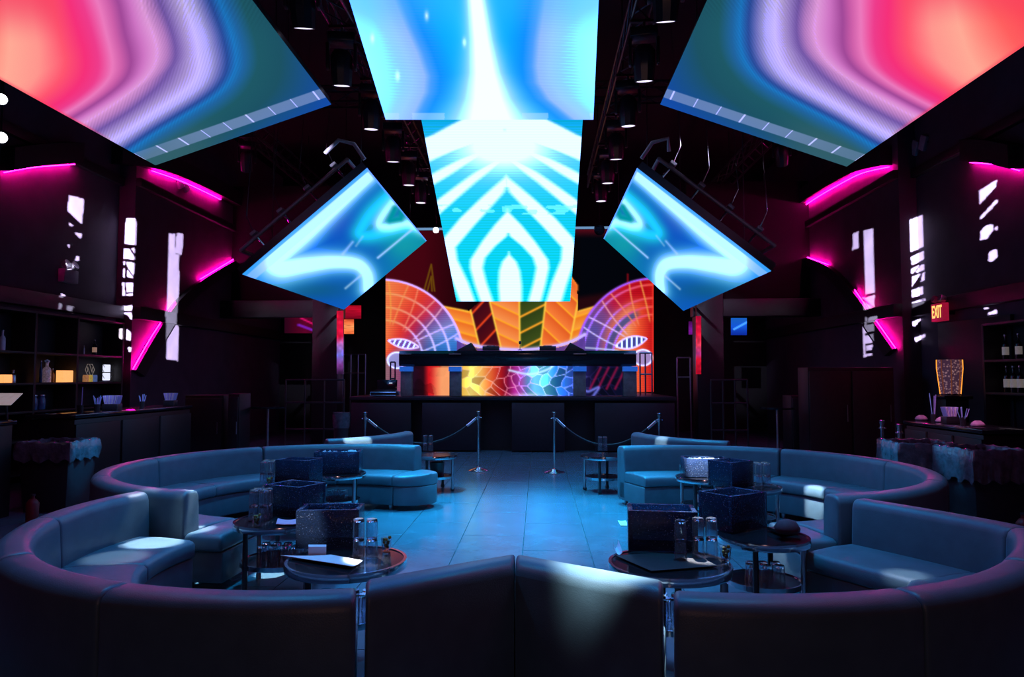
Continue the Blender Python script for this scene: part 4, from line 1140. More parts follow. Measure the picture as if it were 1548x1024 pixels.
def straws(loc, n, label, h=.2, m=None, cup=.0, lean=.06, name='straw_holder'):
    r = empty(name, loc, 0, label, 'straw holder', 'straw holders on the bars')
    MB().lathe([(0, 0), (.035, 0), (.04, .10), (.036, .10), (.032, .01), (0, .01)], n=14).build('cup', M_fixture, r, smooth=True, angle=60)
    for i in range(n):
        a = 2 * math.pi * i / n + .3; rr = .02
        MB().tube([(rr * .6 * math.cos(a), rr * .6 * math.sin(a), .012), ((rr + lean * .5) * math.cos(a), (rr + lean * .5) * math.sin(a), h + .02 * math.sin(i * 2.1))], .0055, 6).build('straw', m or (M_straw if i % 2 else M_strawp), r)
    return r
def caddy(loc, label, w=.2, napkins=9, h=.09, fan=.5):
    r = empty('napkin_caddy', loc, 0, label, 'napkin caddy', 'napkin caddies on the bars')
    MB().box((0, 0, h / 2), (w, .14, h)).build('tray', M_fixture, r, bevel=.006)
    for i in range(napkins):
        f = (i / (napkins - 1) - .5)
        MB().box((f * (w - .03), 0, h + .055), (.008, .11, .13), rot=Rot('Y', f * 60 * fan)).build('napkin', M_napkin if i % 2 else M_strawp, r)
    return r
def onL(px, py, dx=0): p = Px(px, py, xf - .3 + dx); return (p.x, p.y, hL + .003)
straws(onL(122, 600), 1, 'single tall blue straw in a dark cup at the end of the counter', h=.34, lean=.0)
straws(onL(147, 615), 7, 'dark cup with a dense bunch of bright blue straws, second from the counter end', h=.20)
caddy(onL(170, 605), 'napkin caddy with a wide fan of violet napkins on the counter', .22, 9)
straws(onL(215, 610), 5, 'dark cup of blue straws between the two napkin caddies', h=.19)
caddy(onL(258, 603), 'smaller napkin caddy glowing blue at the far end of the counter', .18, 7)
def onR(px): p = Px(px, 640, xr + .3); return (p.x, p.y, hR + .003)
straws(onR(1412), 3, 'dark cup with three tall pink and cyan straws under the amber lantern', h=.36, lean=.05)
caddy(onR(1436), 'napkin caddy with pinkish napkins below the amber lantern', .16, 7)
straws(onR(1456), 7, 'dark cup with a fan of violet straws nearest the bottle shelves', h=.2, lean=.1)
for px, lab in ((1393, 'pinkish folded bar towel on the counter before the dark doorway'), (1478, 'pinkish folded bar towel on the counter near the bottle shelves'), (1424, 'crumpled pink napkin between the tall straws and the napkin caddy')):
    q = onR(px); r = empty('bar_towel', q, 0, lab, 'towel', 'towels on the counter')
    MB().lathe([(0, 0), (.07, 0), (.08, .02), (.06, .05), (.03, .07), (0, .065)], n=9).build('fold', mat('pink_towel', (.4, .22, .34), .9, noise=.3, bump=.4, bscale=40), r, smooth=True, angle=80)

# back bar shelving, side opposite the EXIT sign
def shelving(x_wall, s, y0, y1, z0, z1, bays, shelves, label, name='back_bar_shelf', depth=.40, ys=None):
    r = empty(name, (x_wall, (y0 + y1) / 2, 0), 0, label, 'shelving'); L_ = y1 - y0
    xc = -s * depth / 2
    for yk in (ys or [y0 + L_ * k / bays for k in range(bays + 1)]):
        MB().box((xc, yk - (y0 + y1) / 2, (z0 + z1) / 2), (depth, .05, z1 - z0)).build('divider', M_wood, r, bevel=.004)
    for z in shelves:
        MB().box((xc, 0, z), (depth - .005, L_ + .04, .035)).build('shelf', M_wood, r, bevel=.004)
    MB().box((-s * .015, 0, (z0 + z1) / 2), (.02, L_, z1 - z0)).build('back_board', M_black, r)
    return r
SX = XL + .40
def sh(px, py, off=.18): return Px(px, py, XL + off)
z_lo = Px(100, 580, SX).z; z_mid = Px(100, 536, SX).z; z_top = Px(100, 478, SX).z
yA = Px(185, 580, SX).y
shelving(XL + .001, -1, 8.6, yA, .12, z_top, 5, [.14, .62, 1.05, z_lo, z_mid, z_top], 'dark back bar shelving with the lit amber block and bottles', ys=[8.62] + [Px(q, 560, SX).y for q in (-20, 53, 117, 185)])
zs1 = z_lo + .02; zs2 = z_mid + .02
def shelfpos(px, z, off=.22):
    p = Px(px, 560, XL + off); return (p.x, p.y, z)
M_amberblock = mat('amber_block', (.6, .35, .15), .5, emit=(1.0, .42, .13), estr=1.15)
r = empty('light_box', shelfpos(98, zs1, .33), 0, 'rectangular amber light box glowing on the lower bar shelf', 'light box')
MB().box((0, 0, .095), (.12, .25, .19)).build('panel', M_amberblock, r, bevel=.006)
r = empty('light_box', shelfpos(7, zs1), 0, 'smaller amber light box at the shelf end beside a grey tin', 'light box')
MB().box((0, 0, .06), (.12, .16, .12)).build('panel', M_amberblock, r, bevel=.006)
bottle(shelfpos(20, zs1), 'squat grey tin-like bottle beside the smaller amber light box', .19, .045, M_steel, lab=False, group='bar shelf bottles')
o = bottle(shelfpos(71, zs1), 'ornate pale patterned bottle with winged stopper beside the amber light box', .34, .06, mat('patterned_bottle', (.55, .45, .6), .3, noise=.9, scale=30, emit=(.6, .4, .5), estr=.10), lab=False, group='bar shelf bottles')  # weak emission on the bottle stands in for shelf light
MB().add([(0, -.07, .34), (0, .07, .34), (.02, 0, .29), (-.02, 0, .29), (0, 0, .37)], [(0, 2, 4), (2, 1, 4), (1, 3, 4), (3, 0, 4), (0, 3, 2), (1, 2, 3)]).build('stopper', M_paper, o)
bottle(shelfpos(62, zs1), 'slim blue bottle at the divider beside the ornate bottle', .34, .022, mat('blue_bottle', (.03, .12, .25), .2, noise=.2), lab=False, group='bar shelf bottles')
bottle(shelfpos(79.5, zs1), 'small dark amber bottle between ornate bottle and amber light box', .22, .03, mat('amber_bottle', (.2, .09, .02), .2, noise=.3), group='bar shelf bottles', lab=False)
bottle(shelfpos(142, zs2), 'dark liquor bottle with a peach label alone on the upper bar shelf', .27, .036, M_blackgloss, mat('peach_label', (.8, .55, .4), .6, emit=(.8, .45, .3), estr=.25), group='bar shelf bottles')  # peach label glows faintly in place of shelf light
bottle(shelfpos(126, zs2), 'thin pale-edged bottle beside the peach-labelled bottle', .16, .012, M_paper, lab=False, group='bar shelf bottles')
bottle(shelfpos(2, zs2), 'pale capped bottle at the very end of the upper bar shelf', .30, .04, M_paper, lab=False, group='bar shelf bottles')
# lit leafed bottle display
r = empty('bottle_display', shelfpos(161, zs1), 0, 'white lit bottle display with thin leaf wires on the lower bar shelf', 'bottle display')
M_lit = emission_mat('lit_white', (.75, .78, 1.0), 1.1)
for k in (-1, 1):
    for q in (0, 1):
        MB().box((0, k * .045, .09 + q * .15), (.05, .075, .135)).build('lit_panel', M_lit, r, bevel=.01)
for k in (-1, 1):
    for q in range(3):
        MB().tube([(.02, k * .09, .06 + q * .1), (.02, k * .15, .12 + q * .1)], .005, 6).build('leaf_wire', M_steel, r)
MB().box((0, 0, .008), (.1, .24, .016)).build('foot', M_steel, r)
for px, c, lab in ((130, (.7, .3, .12), 'orange patterned carton on the lower bar shelf below the line emblem'), (136, (.8, .55, .1), 'yellow carton between the orange and the blue cartons'), (143, (.12, .2, .5), 'blue patterned carton beside the white lit bottle display')):
    r = empty('carton', shelfpos(px, zs1, .2), 0, lab, 'carton', 'small cartons on the bar shelf')
    m = mat('carton_%d' % px, c, .6, noise=.5, scale=25, emit=c, estr=.35)  # cartons emit their own colour to look lit on the shelf
    MB().box((0, 0, .055), (.06, .085, .11)).build('box', m, r, bevel=.003)
    MB().box((0, 0, .115), (.05, .075, .012)).build('lid', m, r)
# line emblem on the back board
def emblem():
    z0 = zs1 + .16; c = Px(136, 556, XL + .05)
    def q(u, v): return (XL + .05, c.y + u * .13, z0 + .055 + v * .12)
    mbx = MB()
    for P in ([(-1, 0), (-.55, .8), (-.1, .8), (.5, -.4), (.5, .35)], [(1, 0), (.55, -.8), (.1, -.8), (-.5, .4), (-.5, -.35)], [(.5, .8), (1, 0)], [(-.5, -.8), (-1, 0)], [(.1, .8), (.5, .8)], [(-.5, -.8), (-.1, -.8)]):
        mbx.tube([q(*p) for p in P], .005, 6)
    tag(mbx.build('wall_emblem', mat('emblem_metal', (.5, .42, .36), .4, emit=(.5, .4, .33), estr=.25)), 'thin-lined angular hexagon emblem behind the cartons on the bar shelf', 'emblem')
emblem()
# menu on a stand and bar tools on the nearer bar end
hh = 1.12
r = empty('menu_stand', (Py(6, 600, 7.8).x, 7.8, 1.3), 0, 'tilted white printed menu sheet on the bar beneath the shelves', 'menu')
MB().box((0, 0, .03), (.30, .22, .006), rot=Rot('X', 35)).build('sheet', mat('glow_paper', (.8, .74, .68), .7, emit=(.8, .72, .65), estr=.25), r)  # menu sheet glows faintly, imitating light falling on the paper
MB().tube([(0, .04, .03), (0, .06, -.20)], .012, 8).build('arm', M_fixture, r)
b = empty('bar_counter', (Py(6, 600, 8.0).x - .36, 7.72, 0), 0, 'dark service bar under the tilted menu sheet', 'bar counter')
MB().box((0, 0, .52), (1.0, .5, 1.04)).build('body', M_counter, b, bevel=.01)
MB().box((0, 0, 1.06), (1.06, .56, .045)).build('worktop', M_blackgloss, b, bevel=.008)
r = empty('bar_spoon', (Py(4, 625, 7.6).x - .05, 7.6, 1.086), .1, 'metal bar spoon lying on the service bar below the menu sheet', 'spoon')
MB().tube([(-.2, 0, .012), (.1, 0, .012)], .006, 6).build('handle', M_chrome, r)
MB().lathe([(0, -.008), (.025, -.004), (.032, .006), (0, .008)], (.13, 0, .016), 12).build('bowl', M_chrome, r, smooth=True)
# glassware on shelves below (blue)
for px, lab in ((50, 'blue-lit jar on the low shelf beside the bar pitcher'), (62, 'blue-lit pitcher on the low shelf under the slim bottle')):
    p = Px(px, 620, XL + .22)
    r = empty('jar', (p.x, p.y, 1.05 + .02), 0, lab, 'jar')
    MB().lathe([(0, 0), (.055, 0), (.06, .16), (.045, .19), (.05, .21), (.044, .21), (.05, .15), (.05, .01), (0, .01)], n=14).build('body', mat('blue_glassware', (.06, .14, .3), .15, noise=.2), r, smooth=True, angle=60)
    MB().lathe([(0, .212), (.052, .212), (.05, .23), (0, .235)], n=12).build('lid', M_steel, r, smooth=True)

# other side: doorway with the amber lantern, shelves with bottles
dz0 = .0
b = MB(); b.box((XR - .03, 11.6, 1.25), (.06, 1.9, 2.5)); struct(b.build('door_1', M_black, bevel=.01))
p = Px(1436, 570, 6.75)
r = empty('lantern', (6.75, p.y, Px(1436, 598, 6.75).z), 0, 'tall amber lantern with beaded glass and glowing edges in the dark doorway', 'lantern')
hl = Px(1436, 544, 6.75).z - Px(1436, 598, 6.75).z
wl = .17
def lantern_mat():
    m = bpy.data.materials.new('amber_beads'); m.use_nodes = True; nt = m.node_tree; b_ = nt.nodes['Principled BSDF']
    tc = nt.nodes.new('ShaderNodeTexCoord'); v = nt.nodes.new('ShaderNodeTexVoronoi'); v.inputs['Scale'].default_value = 28
    nt.links.new(tc.outputs['Object'], v.inputs['Vector']); rp = nt.nodes.new('ShaderNodeValToRGB')
    rp.color_ramp.elements[0].color = (.50, .26, .26, 1); rp.color_ramp.elements[1].color = (.06, .025, .05, 1); rp.color_ramp.elements[1].position = .5
    nt.links.new(v.outputs['Distance'], rp.inputs['Fac']); nt.links.new(rp.outputs['Color'], b_.inputs['Base Color']); nt.links.new(rp.outputs['Color'], b_.inputs['Emission Color'])
    b_.inputs['Emission Strength'].default_value = .7; b_.inputs['Roughness'].default_value = .2
    return m
MB().lathe([(0, .02), (wl * .78, .02), (wl, hl * .75), (wl * .98, hl), (0, hl)], n=8, rot=Rot('Z', 22.5)).build('beaded_body', lantern_mat(), r)
M_edge = emission_mat('amber_edge', (1.0, .30, .03), 1.6)
for k in range(8):
    a = math.radians(22.5 + 45 * k); ca_, sa_ = math.cos(a), math.sin(a)
    if k in (1, 2, 3, 5, 6, 7, 0, 4):
        MB().tube([(wl * .79 * ca_, wl * .79 * sa_, .02), (wl * 1.01 * ca_, wl * 1.01 * sa_, hl * .75), (wl * ca_, wl * sa_, hl)], .007, 6).build('glowing_edge', M_edge if k in (3, 7) else mat('copper_edge', (.16, .06, .03), .4, emit=(.5, .12, .04), estr=.25), r)
MB().lathe([(0, 0), (wl * .82, 0), (wl * .82, .025), (0, .025)], n=8).build('base', M_fixture, r)
b = empty('pedestal', (6.75, p.y, 0), 0, 'dark pedestal under the amber lantern in the doorway', 'pedestal')
zb = Px(1436, 598, 6.75).z
MB().box((0, 0, zb / 2 - .02), (.34, .34, zb - .05)).build('column', M_counter, b, bevel=.01)
MB().box((0, 0, zb - .025), (.42, .42, .05)).build('top', M_blackgloss, b, bevel=.006)

SXR = XR - .40
zr1 = Px(1525, 545, SXR).z; zr0 = Px(1525, 596, SXR).z; zr2 = Px(1525, 487, SXR).z
yR = Px(1487, 560, SXR).y
shelving(XR - .001, 1, 8.2, yR, .12, zr2, 2, [.14, .7, zr0, zr1, zr2], 'dark back bar shelving with pale-labelled bottles by the EXIT sign wall')
for i, px in enumerate((1522, 1532, 1542, 1553)):
    q = Px(px, 570, XR - .22)
    bottle((q.x, q.y, zr0 + .02), ('first', 'second', 'third', 'fourth')[i] + ' pale-labelled liquor bottle from the lantern in the lower bottle row', .38, .042, M_blackgloss, mat('cream_label', (.75, .68, .6), .6, emit=(.7, .62, .55), estr=.12), group='lower row of bottles by the EXIT sign wall')  # cream labels glow slightly in place of shelf light
for px, lab in ((1520, 'dark bottle with bluish cap, first on the upper shelf by the EXIT sign wall'), (1540, 'dark bottle with tall white neck on the upper shelf by the EXIT sign wall')):
    q = Px(px, 530, XR - .22); bottle((q.x, q.y, zr1 + .02), lab, .36, .042, M_blackgloss, MATS['cream_label'], group='upper row of bottles by the EXIT sign wall')

# dark cabinets on both sides, back
def cabinet(px0, px1, y, h, label, nd=2, m=None):
    a, c2 = Py(px0, 600, y).x, Py(px1, 600, y).x; w = c2 - a
    r = empty('cabinet', ((a + c2) / 2, y + .25, 0), 0, label, 'cabinet')
    MB().box((0, 0, h / 2), (w, .5, h)).build('body', M_counter, r, bevel=.01)
    for k in range(nd):
        d = MB().box((-w / 2 + w * (k + .5) / nd, -.262, h * .52), (w / nd - .03, .03, h * .88)).build('door', m or M_stage, r, bevel=.006)
        MB().tube([(-w / 2 + w * (k + .5) / nd + w / nd * .38, -.30, h * .45), (-w / 2 + w * (k + .5) / nd + w / nd * .38, -.30, h * .62)], .008, 6).build('handle', M_steel, d)
    return r
cabinet(280, 338, 12.6, 1.25, 'black cabinet at the end of the napkin counter', 1)
cabinet(345, 362, 12.4, 1.28, 'narrow bluish black cabinet beside the larger one by the napkin counter', 1)
cabinet(1196, 1214, 13.9, 1.22, 'narrow bluish black cabinet beyond the far sofa with the white spot', 1)
cabinet(1222, 1352, 12.9, 1.75, 'wide black wall cabinet with two reddish doors before the EXIT sign', 2, mat('reddish_door', (.035, .02, .022), .5))
# pub table with stool-high top by the blue television
for px, d, lab in ((1175, 13.0, 'tall thin pedestal table with bluish top beyond the far sofa'), (405, 13.0, 'tall thin pedestal table beyond the curved sofa by the cabinets')):
    p = Py(px, 620, d)
    r = empty('bar_table', (p.x, d, 0), 0, lab, 'table')
    MB().lathe([(0, 1.0), (.30, 1.0), (.30, 1.03), (0, 1.03)], n=24).build('tabletop', M_blackgloss, r)
    MB().lathe([(.025, .02), (.025, 1.0)], n=12).build('stem', M_steel, r, smooth=True)
    MB().lathe([(0, 0), (.22, 0), (.2, .02), (0, .03)], n=20).build('base', M_fixture, r)

# EXIT sign with emergency heads
q0 = Px(1407, 472, XR - .27); q1 = Px(1425, 472, XR - .27)
zt_, zb_ = Px(1416, 459, XR - .27).z, Px(1416, 486, XR - .27).z
sg = empty('exit_sign', (XR - .165, (q0.y + q1.y) / 2, zb_), 0, 'red illuminated EXIT sign with two emergency lamps on top', 'exit sign')
Ly = q0.y - q1.y; Hz = zt_ - zb_
MB().box((.08, 0, Hz / 2), (.16, .12, .08)).build('wall_mount', M_fixture, sg)
MB().box((-.05, 0, Hz / 2), (.1, Ly, Hz)).build('housing', mat('sign_red', (.35, .01, .05), .4, emit=(.75, .015, .08), estr=.32), sg, bevel=.006)
fc = bpy.data.curves.new('lettering', 'FONT'); fc.body = 'EXIT'; fc.size = Hz * .98; fc.align_x = 'CENTER'; fc.align_y = 'CENTER'; fc.extrude = .002; fc.offset = .006
fo = bpy.data.objects.new('lettering', fc); COL.objects.link(fo); 
fc.materials.append(emission_mat('exit_glow', (1.0, .50, .14), 1.5))
fo.rotation_euler = (math.pi / 2, 0, -math.pi / 2); fo.location = (-.103, 0, Hz / 2); fo.scale = (Ly * .88 / (fc.size * 2.15), 1.0, 1)
bpy.context.view_layer.update()
fm = bpy.data.meshes.new_from_object(fo.evaluated_get(bpy.context.evaluated_depsgraph_get()))
fmo = bpy.data.objects.new('lettering', fm); COL.objects.link(fmo); fmo.parent = sg
fmo.location, fmo.rotation_euler, fmo.scale = fo.location, fo.rotation_euler, fo.scale
bpy.data.objects.remove(fo); fmo.name = 'lettering'
for k in (-1, 1):
    hd = MB().lathe([(0, -.05), (.05, -.05), (.062, .04), (.055, .05), (0, .05)], (-.06, k * .10, Hz + .075), 14, rot=Rot('Y', -70)).build('lamp_head', mat('pinkish_plastic', (.35, .12, .18), .5) if k > 0 else M_steel, sg, smooth=True, angle=50)
MB().tube([(-.05, -.1, Hz + .02), (-.05, .1, Hz + .02)], .012, 8).build('bracket', M_fixture, sg)
# emergency unit opposite
q0 = Px(98, 415, XL + .12); q1 = Px(119, 415, XL + .12)
zt_, zb_ = Px(108, 408, XL + .12).z, Px(108, 428, XL + .12).z
sg = empty('emergency_light', (XL + .001, (q0.y + q1.y) / 2, zb_), 0, 'wall emergency light with two round lamps opposite the EXIT sign', 'emergency light')
Ly = abs(q1.y - q0.y); Hz = zt_ - zb_
MB().box((.06, 0, Hz / 2), (.12, Ly, Hz)).build('housing', mat('grey_plastic', (.20, .19, .22), .5), sg, bevel=.01)
for k in (-1, 1):
    hd = MB().lathe([(0, -.05), (.05, -.05), (.075, .03), (.07, .045), (0, .04)], (.08, k * Ly * .28, Hz + .08), 16, rot=Rot('Y', 65)).build('lamp_head', M_steel, sg, smooth=True, angle=50)
# pale grilles under the ceiling on both sides
for pts, s, lab in (([(275, 278)], -1, 'pair of small pale wall plates beside the pink arch opposite the EXIT sign'), ([(1392, 220)], 1, 'pair of small pale wall plates high above the EXIT sign')):
    q = on_wall(s, pts)[0]
    r = empty('wall_plate', (q.x, q.y, q.z), 0, lab, 'wall plate')
    for k in (-1, 1):
        MB().box((-s * .03, k * .14, 0), (.06, .20, .26), rot=Rot('X', 30)).build('plate', mat('pale_plate', (.28, .27, .33), .5), r, bevel=.01)
    MB().box((-s * .01, 0, 0), (.02, .5, .06)).build('backplate', M_fixture, r)

# ================================================================= RIGGING
def truss(a, b2, label, w=.30, m=None):
    a, b2 = Vector(a), Vector(b2); L_ = (b2 - a).length
    r = empty('lighting_truss', tuple(a), 0, label, 'truss', 'black box trusses under the ceiling'); m = m or M_fixture
    t = (b2 - a).normalized(); up = Vector((0, 0, 1)); sd = t.cross(up)
    cs = [(sd * x + up * z) * (w / 2) for x, z in ((-1, -1), (1, -1), (1, 1), (-1, 1))]
    for c in cs: MB().tube([c, c + t * L_], .022, 8).build('chord', m, r)
    mbx = MB(); n = int(L_ / .45)
    for i in range(n):
        for k in range(4):
            p0 = cs[k] + t * (L_ * i / n); p1 = cs[(k + 1) % 4] + t * (L_ * (i + 1) / n)
            mbx.tube([p0, p1], .011, 5)
    o = mbx.build('bracing', m, r); o['kind'] = 'stuff'
    for f in (.1, .5, .9):
        c = t * (L_ * f) + up * (w / 2); MB().tube([c, c + Vector((0, 0, ZC - a.z - w / 2))], .012, 6).build('hanger', m, r)
    return r
truss((-1.95, 5.2, 6.2), (-1.95, 16.6, 6.2), 'long black truss beside the cyan screens on the pink swirl side')
truss((1.85, 5.2, 6.2), (1.85, 16.6, 6.2), 'long black truss beside the cyan screens on the red swirl side')
truss((-5.2, 6.5, 6.5), (-5.2, 18.5, 6.5), 'long black truss above the outer edge of the pink swirl screen')
truss((5.2, 6.5, 6.5), (5.2, 18.5, 6.5), 'long black truss above the outer edge of the red swirl screen')
truss((-6.4, 13.0, 6.85), (6.4, 13.0, 6.85), 'cross truss spanning the room above the S-curve screens')
zbar = Py(700, 346, 18.9).z
r = empty('light_bar', (0, 18.9, zbar), 0, 'thin horizontal bar glowing bluish across the top of the stage wall', 'light bar')
xb0, xb1 = Py(612, 346, 18.9).x, Py(925, 346, 18.9).x
MB().box(((xb0 + xb1) / 2, 0, 0), (xb1 - xb0, .08, .05)).build('tube', emission_mat('bar_glow', (.18, .36, .62), .8), r)
MB().box(((xb0 + xb1) / 2, .06, .02), (xb1 - xb0, .05, .10)).build('rail', M_fixture, r)
for f in (.2, .8):
    x = xb0 + (xb1 - xb0) * f; MB().tube([(x, .06, .05), (x, .06, ZC - zbar)], .01, 6).build('hanger', M_fixture, r)

M_lens = emission_mat('lens_white', (.80, .78, 1.0), 1.6)
M_lensdim = emission_mat('lens_violet', (.80, .72, 1.0), 1.6)
def moving_head(loc, tilt, pan, label, lens=None, sc=1.0, top=None, group='moving-head lamps on the trusses'):
    r = empty('moving_head', loc, pan, label, 'stage lamp', group)
    k = sc
    MB().box((0, 0, -.07 * k), (.34 * k, .26 * k, .12 * k)).build('base', M_fixture, r, bevel=.02)
    MB().tube([(0, 0, -.01), (0, 0, (top if top else .12))], .018, 8).build('clamp', M_steel, r)
    if not top: MB().box((0, 0, .101), (.34, .05, .03), -pan).build('crossbar', M_fixture, r)
    for s in (-1, 1):
        MB().add([(s * .15 * k, y, z) for y, z in ((-.06 * k, -.13 * k), (.06 * k, -.13 * k), (.045 * k, -.46 * k), (-.045 * k, -.46 * k))] + [(s * .19 * k, y, z) for y, z in ((-.06 * k, -.13 * k), (.06 * k, -.13 * k), (.045 * k, -.46 * k), (-.045 * k, -.46 * k))],
                 [(0, 1, 2, 3), (7, 6, 5, 4), (0, 4, 5, 1), (1, 5, 6, 2), (2, 6, 7, 3), (3, 7, 4, 0)]).build('yoke_arm', M_fixture, r, bevel=.01)
    m = Rot('X', tilt)
    c = Vector((0, 0, -.42 * k))
    prof = [(0, .20 * k), (.09 * k, .20 * k), (.135 * k, .13 * k), (.135 * k, -.05 * k), (.125 * k, -.16 * k), (.12 * k, -.23 * k), (.105 * k, -.23 * k), (.10 * k, -.21 * k), (0, -.21 * k)]
    hd = MB().lathe(prof, c, 10, rot=m).build('lamp_head', M_fixture, r, smooth=True, angle=35)
    MB().lathe([(0, -.212 * k), (.10 * k, -.212 * k), (.10 * k, -.225 * k), (0, -.228 * k)], c, 18, rot=m).build('lens', lens or M_lensdim, hd, smooth=True)
    return r
ZT = 6.2 - .15 - .14
spots_L = [(515, 72), (566, 163), (604, 225), (622, 272), (636, 300)]
def heads(xw, lst, side):
    for i, y in enumerate(lst):
        moving_head((xw, y, ZT), math.degrees(math.atan(4.0 / y)) - 8 - (i % 3) * 2, -side * (.10 + .05 * (i % 3)), 'black moving-head lamp, number %s along the truss on the %s swirl side' % (('one', 'two', 'three', 'four', 'five', 'six')[i], 'pink' if side < 0 else 'red'))
heads(-1.95, [7.2, 8.7, 10.3, 11.9, 13.4, 14.8], -1)
heads(1.85, [7.2, 8.7, 10.3, 11.9, 13.4, 14.8], 1)
# lamps along the outer trusses
for i, (x, y) in enumerate(((-5.2, 9.6), (-5.2, 11.6), (-5.2, 13.6), (5.2, 9.6), (5.2, 11.6), (5.2, 13.6))):
    moving_head((x, y, 6.5 - .29), 30 + 3 * (i % 3), (1 if x < 0 else -1) * .35, 'black moving-head lamp under the outer truss, %s row from the lounge, %s swirl side' % (('first', 'second', 'third')[i % 3], 'pink' if x < 0 else 'red'), M_lensdim, sc=.9)
# chrome tube frames with cables behind the S-curve screens
def screen_cradle(c, root, s):
    A, B, C, D = (Vector(p) for p in c); n = (B - A).cross(C - A).normalized()
    if n.dot(CAM - (A + D) / 2) > 0: n = -n
    r = empty('rigging_frame', tuple(A)); r.parent = root
    a1, b1, c1, d1 = (p - A + n * .42 for p in (A.lerp(D, .06), B.lerp(C, .06), C.lerp(B, .06), D.lerp(A, .06)))
    for P in ((a1, b1), (b1, d1), (d1, c1), (c1, a1)): MB().tube(P, .03, 10).build('tube', mat('pale_tube', (.34, .34, .38), .35, metal=.3), r, smooth=True)
    for t in (.15, .4, .65, .9):
        p0 = a1.lerp(b1, t); MB().tube([p0, p0 - n * .3], .018, 8).build('standoff', M_chrome, r)
        MB().box(p0 + n * .06, (.10, .14, .05), rot=Rot('Y', 40 * s)).build('clamp', mat('pale_tube', (.34, .34, .38), .35, metal=.3), r, bevel=.01)
        MB().tube([p0 + n * .05, p0 + n * .25 + Vector((0, 0, .12)), p0 + Vector((0, .1, ZC - .006 - A.z - p0.z))], .008, 6).build('cable', M_chrome, r)
    q = b1.lerp(a1, .15)
    MB().tube([q + Vector((-.1, 0, .3)), q + Vector((.12 * -s, -.05, .48)), q + Vector((.35 * -s, -.05, .42)), q + Vector((.5 * -s, 0, .2))], .03, 10).build('cable_loop', mat('pale_sleeve', (.5, .5, .56), .4), r, smooth=True)
    return r
screen_cradle(sL, SCR_L, -1)
screen_cradle(sR, SCR_R, 1)

# two bright par lamps at the wall opposite the EXIT sign, and one over the stage
def par_can(loc, aim, label, r_=.12, m=None, rod=True, group='bright par lamps'):
    r = empty('par_lamp', loc, 0, label, 'stage lamp', group)
    d = (Vector(aim) - Vector(loc)).normalized(); q = d.to_track_quat('-Z', 'Y').to_matrix()
    MB().lathe([(0, .22), (r_ * .7, .20), (r_, .05), (r_, -.08), (r_ * .93, -.08), (r_ * .9, -.05), (0, -.05)], (0, 0, 0), 16, rot=q).build('can', M_fixture, r, smooth=True, angle=50)
    MB().lathe([(0, -.052), (r_ * .88, -.052), (r_ * .88, -.062), (0, -.07)], (0, 0, 0), 20, rot=q).build('lens', m or emission_mat('lens_hot', (.9, .95, 1.0), 9.0), r, smooth=True)
    MB().tube([(0, 0, .1), (0, 0, ZC - .006 - loc[2])], .014, 6).build('drop_rod', M_fixture, r)
    return r
for py, lab in ((150, 'upper of the two bright white lamps at the edge over the bar shelves'), (208, 'lower of the two bright white lamps at the edge over the bar shelves')):
    p = Py(2, py, 8.2 if py < 180 else 9.0); par_can(tuple(p), CAM, lab, .07 if py < 180 else .077)
p = Py(659, 348, 18.5); par_can(tuple(p), (CAM.x, CAM.y, CAM.z), 'single bright white lamp under the glowing bar over the stage', .085)
p = Py(906, 347, 18.5); par_can(tuple(p), (2, 8, 0), 'unlit black lamp under the glowing bar over the stage', .14, M_blackgloss)

# ================================================================= LAMP LIGHT
WHITE = (.86, .90, 1.0); CYAN = (.010, .46, 1.0)
def beam(src, tgt, power, deg, col=WHITE, blend=.35, rad=.03):
    return spot_light('lamp_beam', src, tgt, col, power, deg, blend, rad)
# cyan wash of the truss lamps over aisle and lounges
for x, y, tx, ty, pw in ((-1.75, 6.4, -1.7, 7.0, 1500), (1.65, 6.4, 2.3, 7.0, 1500), (-1.75, 9.4, .1, 8.8, 5200), (1.65, 9.4, .5, 8.0, 6000), (-1.75, 4.9, -.9, 4.8, 950), (1.65, 4.9, 1.5, 4.8, 950), (-1.75, 11.5, -2.2, 10.6, 1500), (1.65, 11.5, 2.8, 10.6, 1500)):
    beam((x, y, 5.35), (tx, ty, 0.2), pw * .72, 62 if y != 9.4 else 48, CYAN if y != 9.4 else (.02, .50, 1.0), .9, .10)
# white pin beams
p = Ph(205, 744, BH); beam((-1.9, 8.2, 5.4), (p.x, p.y + .02, BH), 3000, 3.2, WHITE, .4)
p = Ph(232, 820, .42); beam((-1.75, 5.6, 5.4), tuple(p), 9000, 4.6, WHITE, .25)
p = Ph(297, 800, .42); beam((-1.75, 6.0, 5.4), tuple(p), 7000, 3.2, WHITE, .25)
p = Ph(160, 885, .25); beam((-1.0, 5.4, 5.4), tuple(p), 1600, 4.5)
p = Ph(262, 752, .70); beam((-1.75, 5.0, 5.4), tuple(p), 1500, 2.6, WHITE, .6)
p = Ph(925, 872, .70); beam((1.1, 1.75, 5.0), (p.x + .05, p.y + .17, .72), 17000, 8.8, (.92, .97, 1.0), 1.0)
p = Ph(425, 865, .0); beam((-1.75, 6.9, 5.4), tuple(p), 7000, 4.5, WHITE, .2)
p = Ph(1150, 880, .0); beam((1.65, 6.6, 5.4), tuple(p), 9000, 5, WHITE, .2)
p = Ph(1368, 868, .42); beam((1.65, 5.4, 5.4), tuple(p), 1800, 3.2, WHITE, .8)
p = Ph(1228, 744, .36); beam((1.65, 6.4, 5.4), tuple(p), 13000, 2.6, WHITE, .05)
beam((-1.2, 8.4, 5.4), (-2.02, 10.02, .70), 9000, 5.2, WHITE, .3)
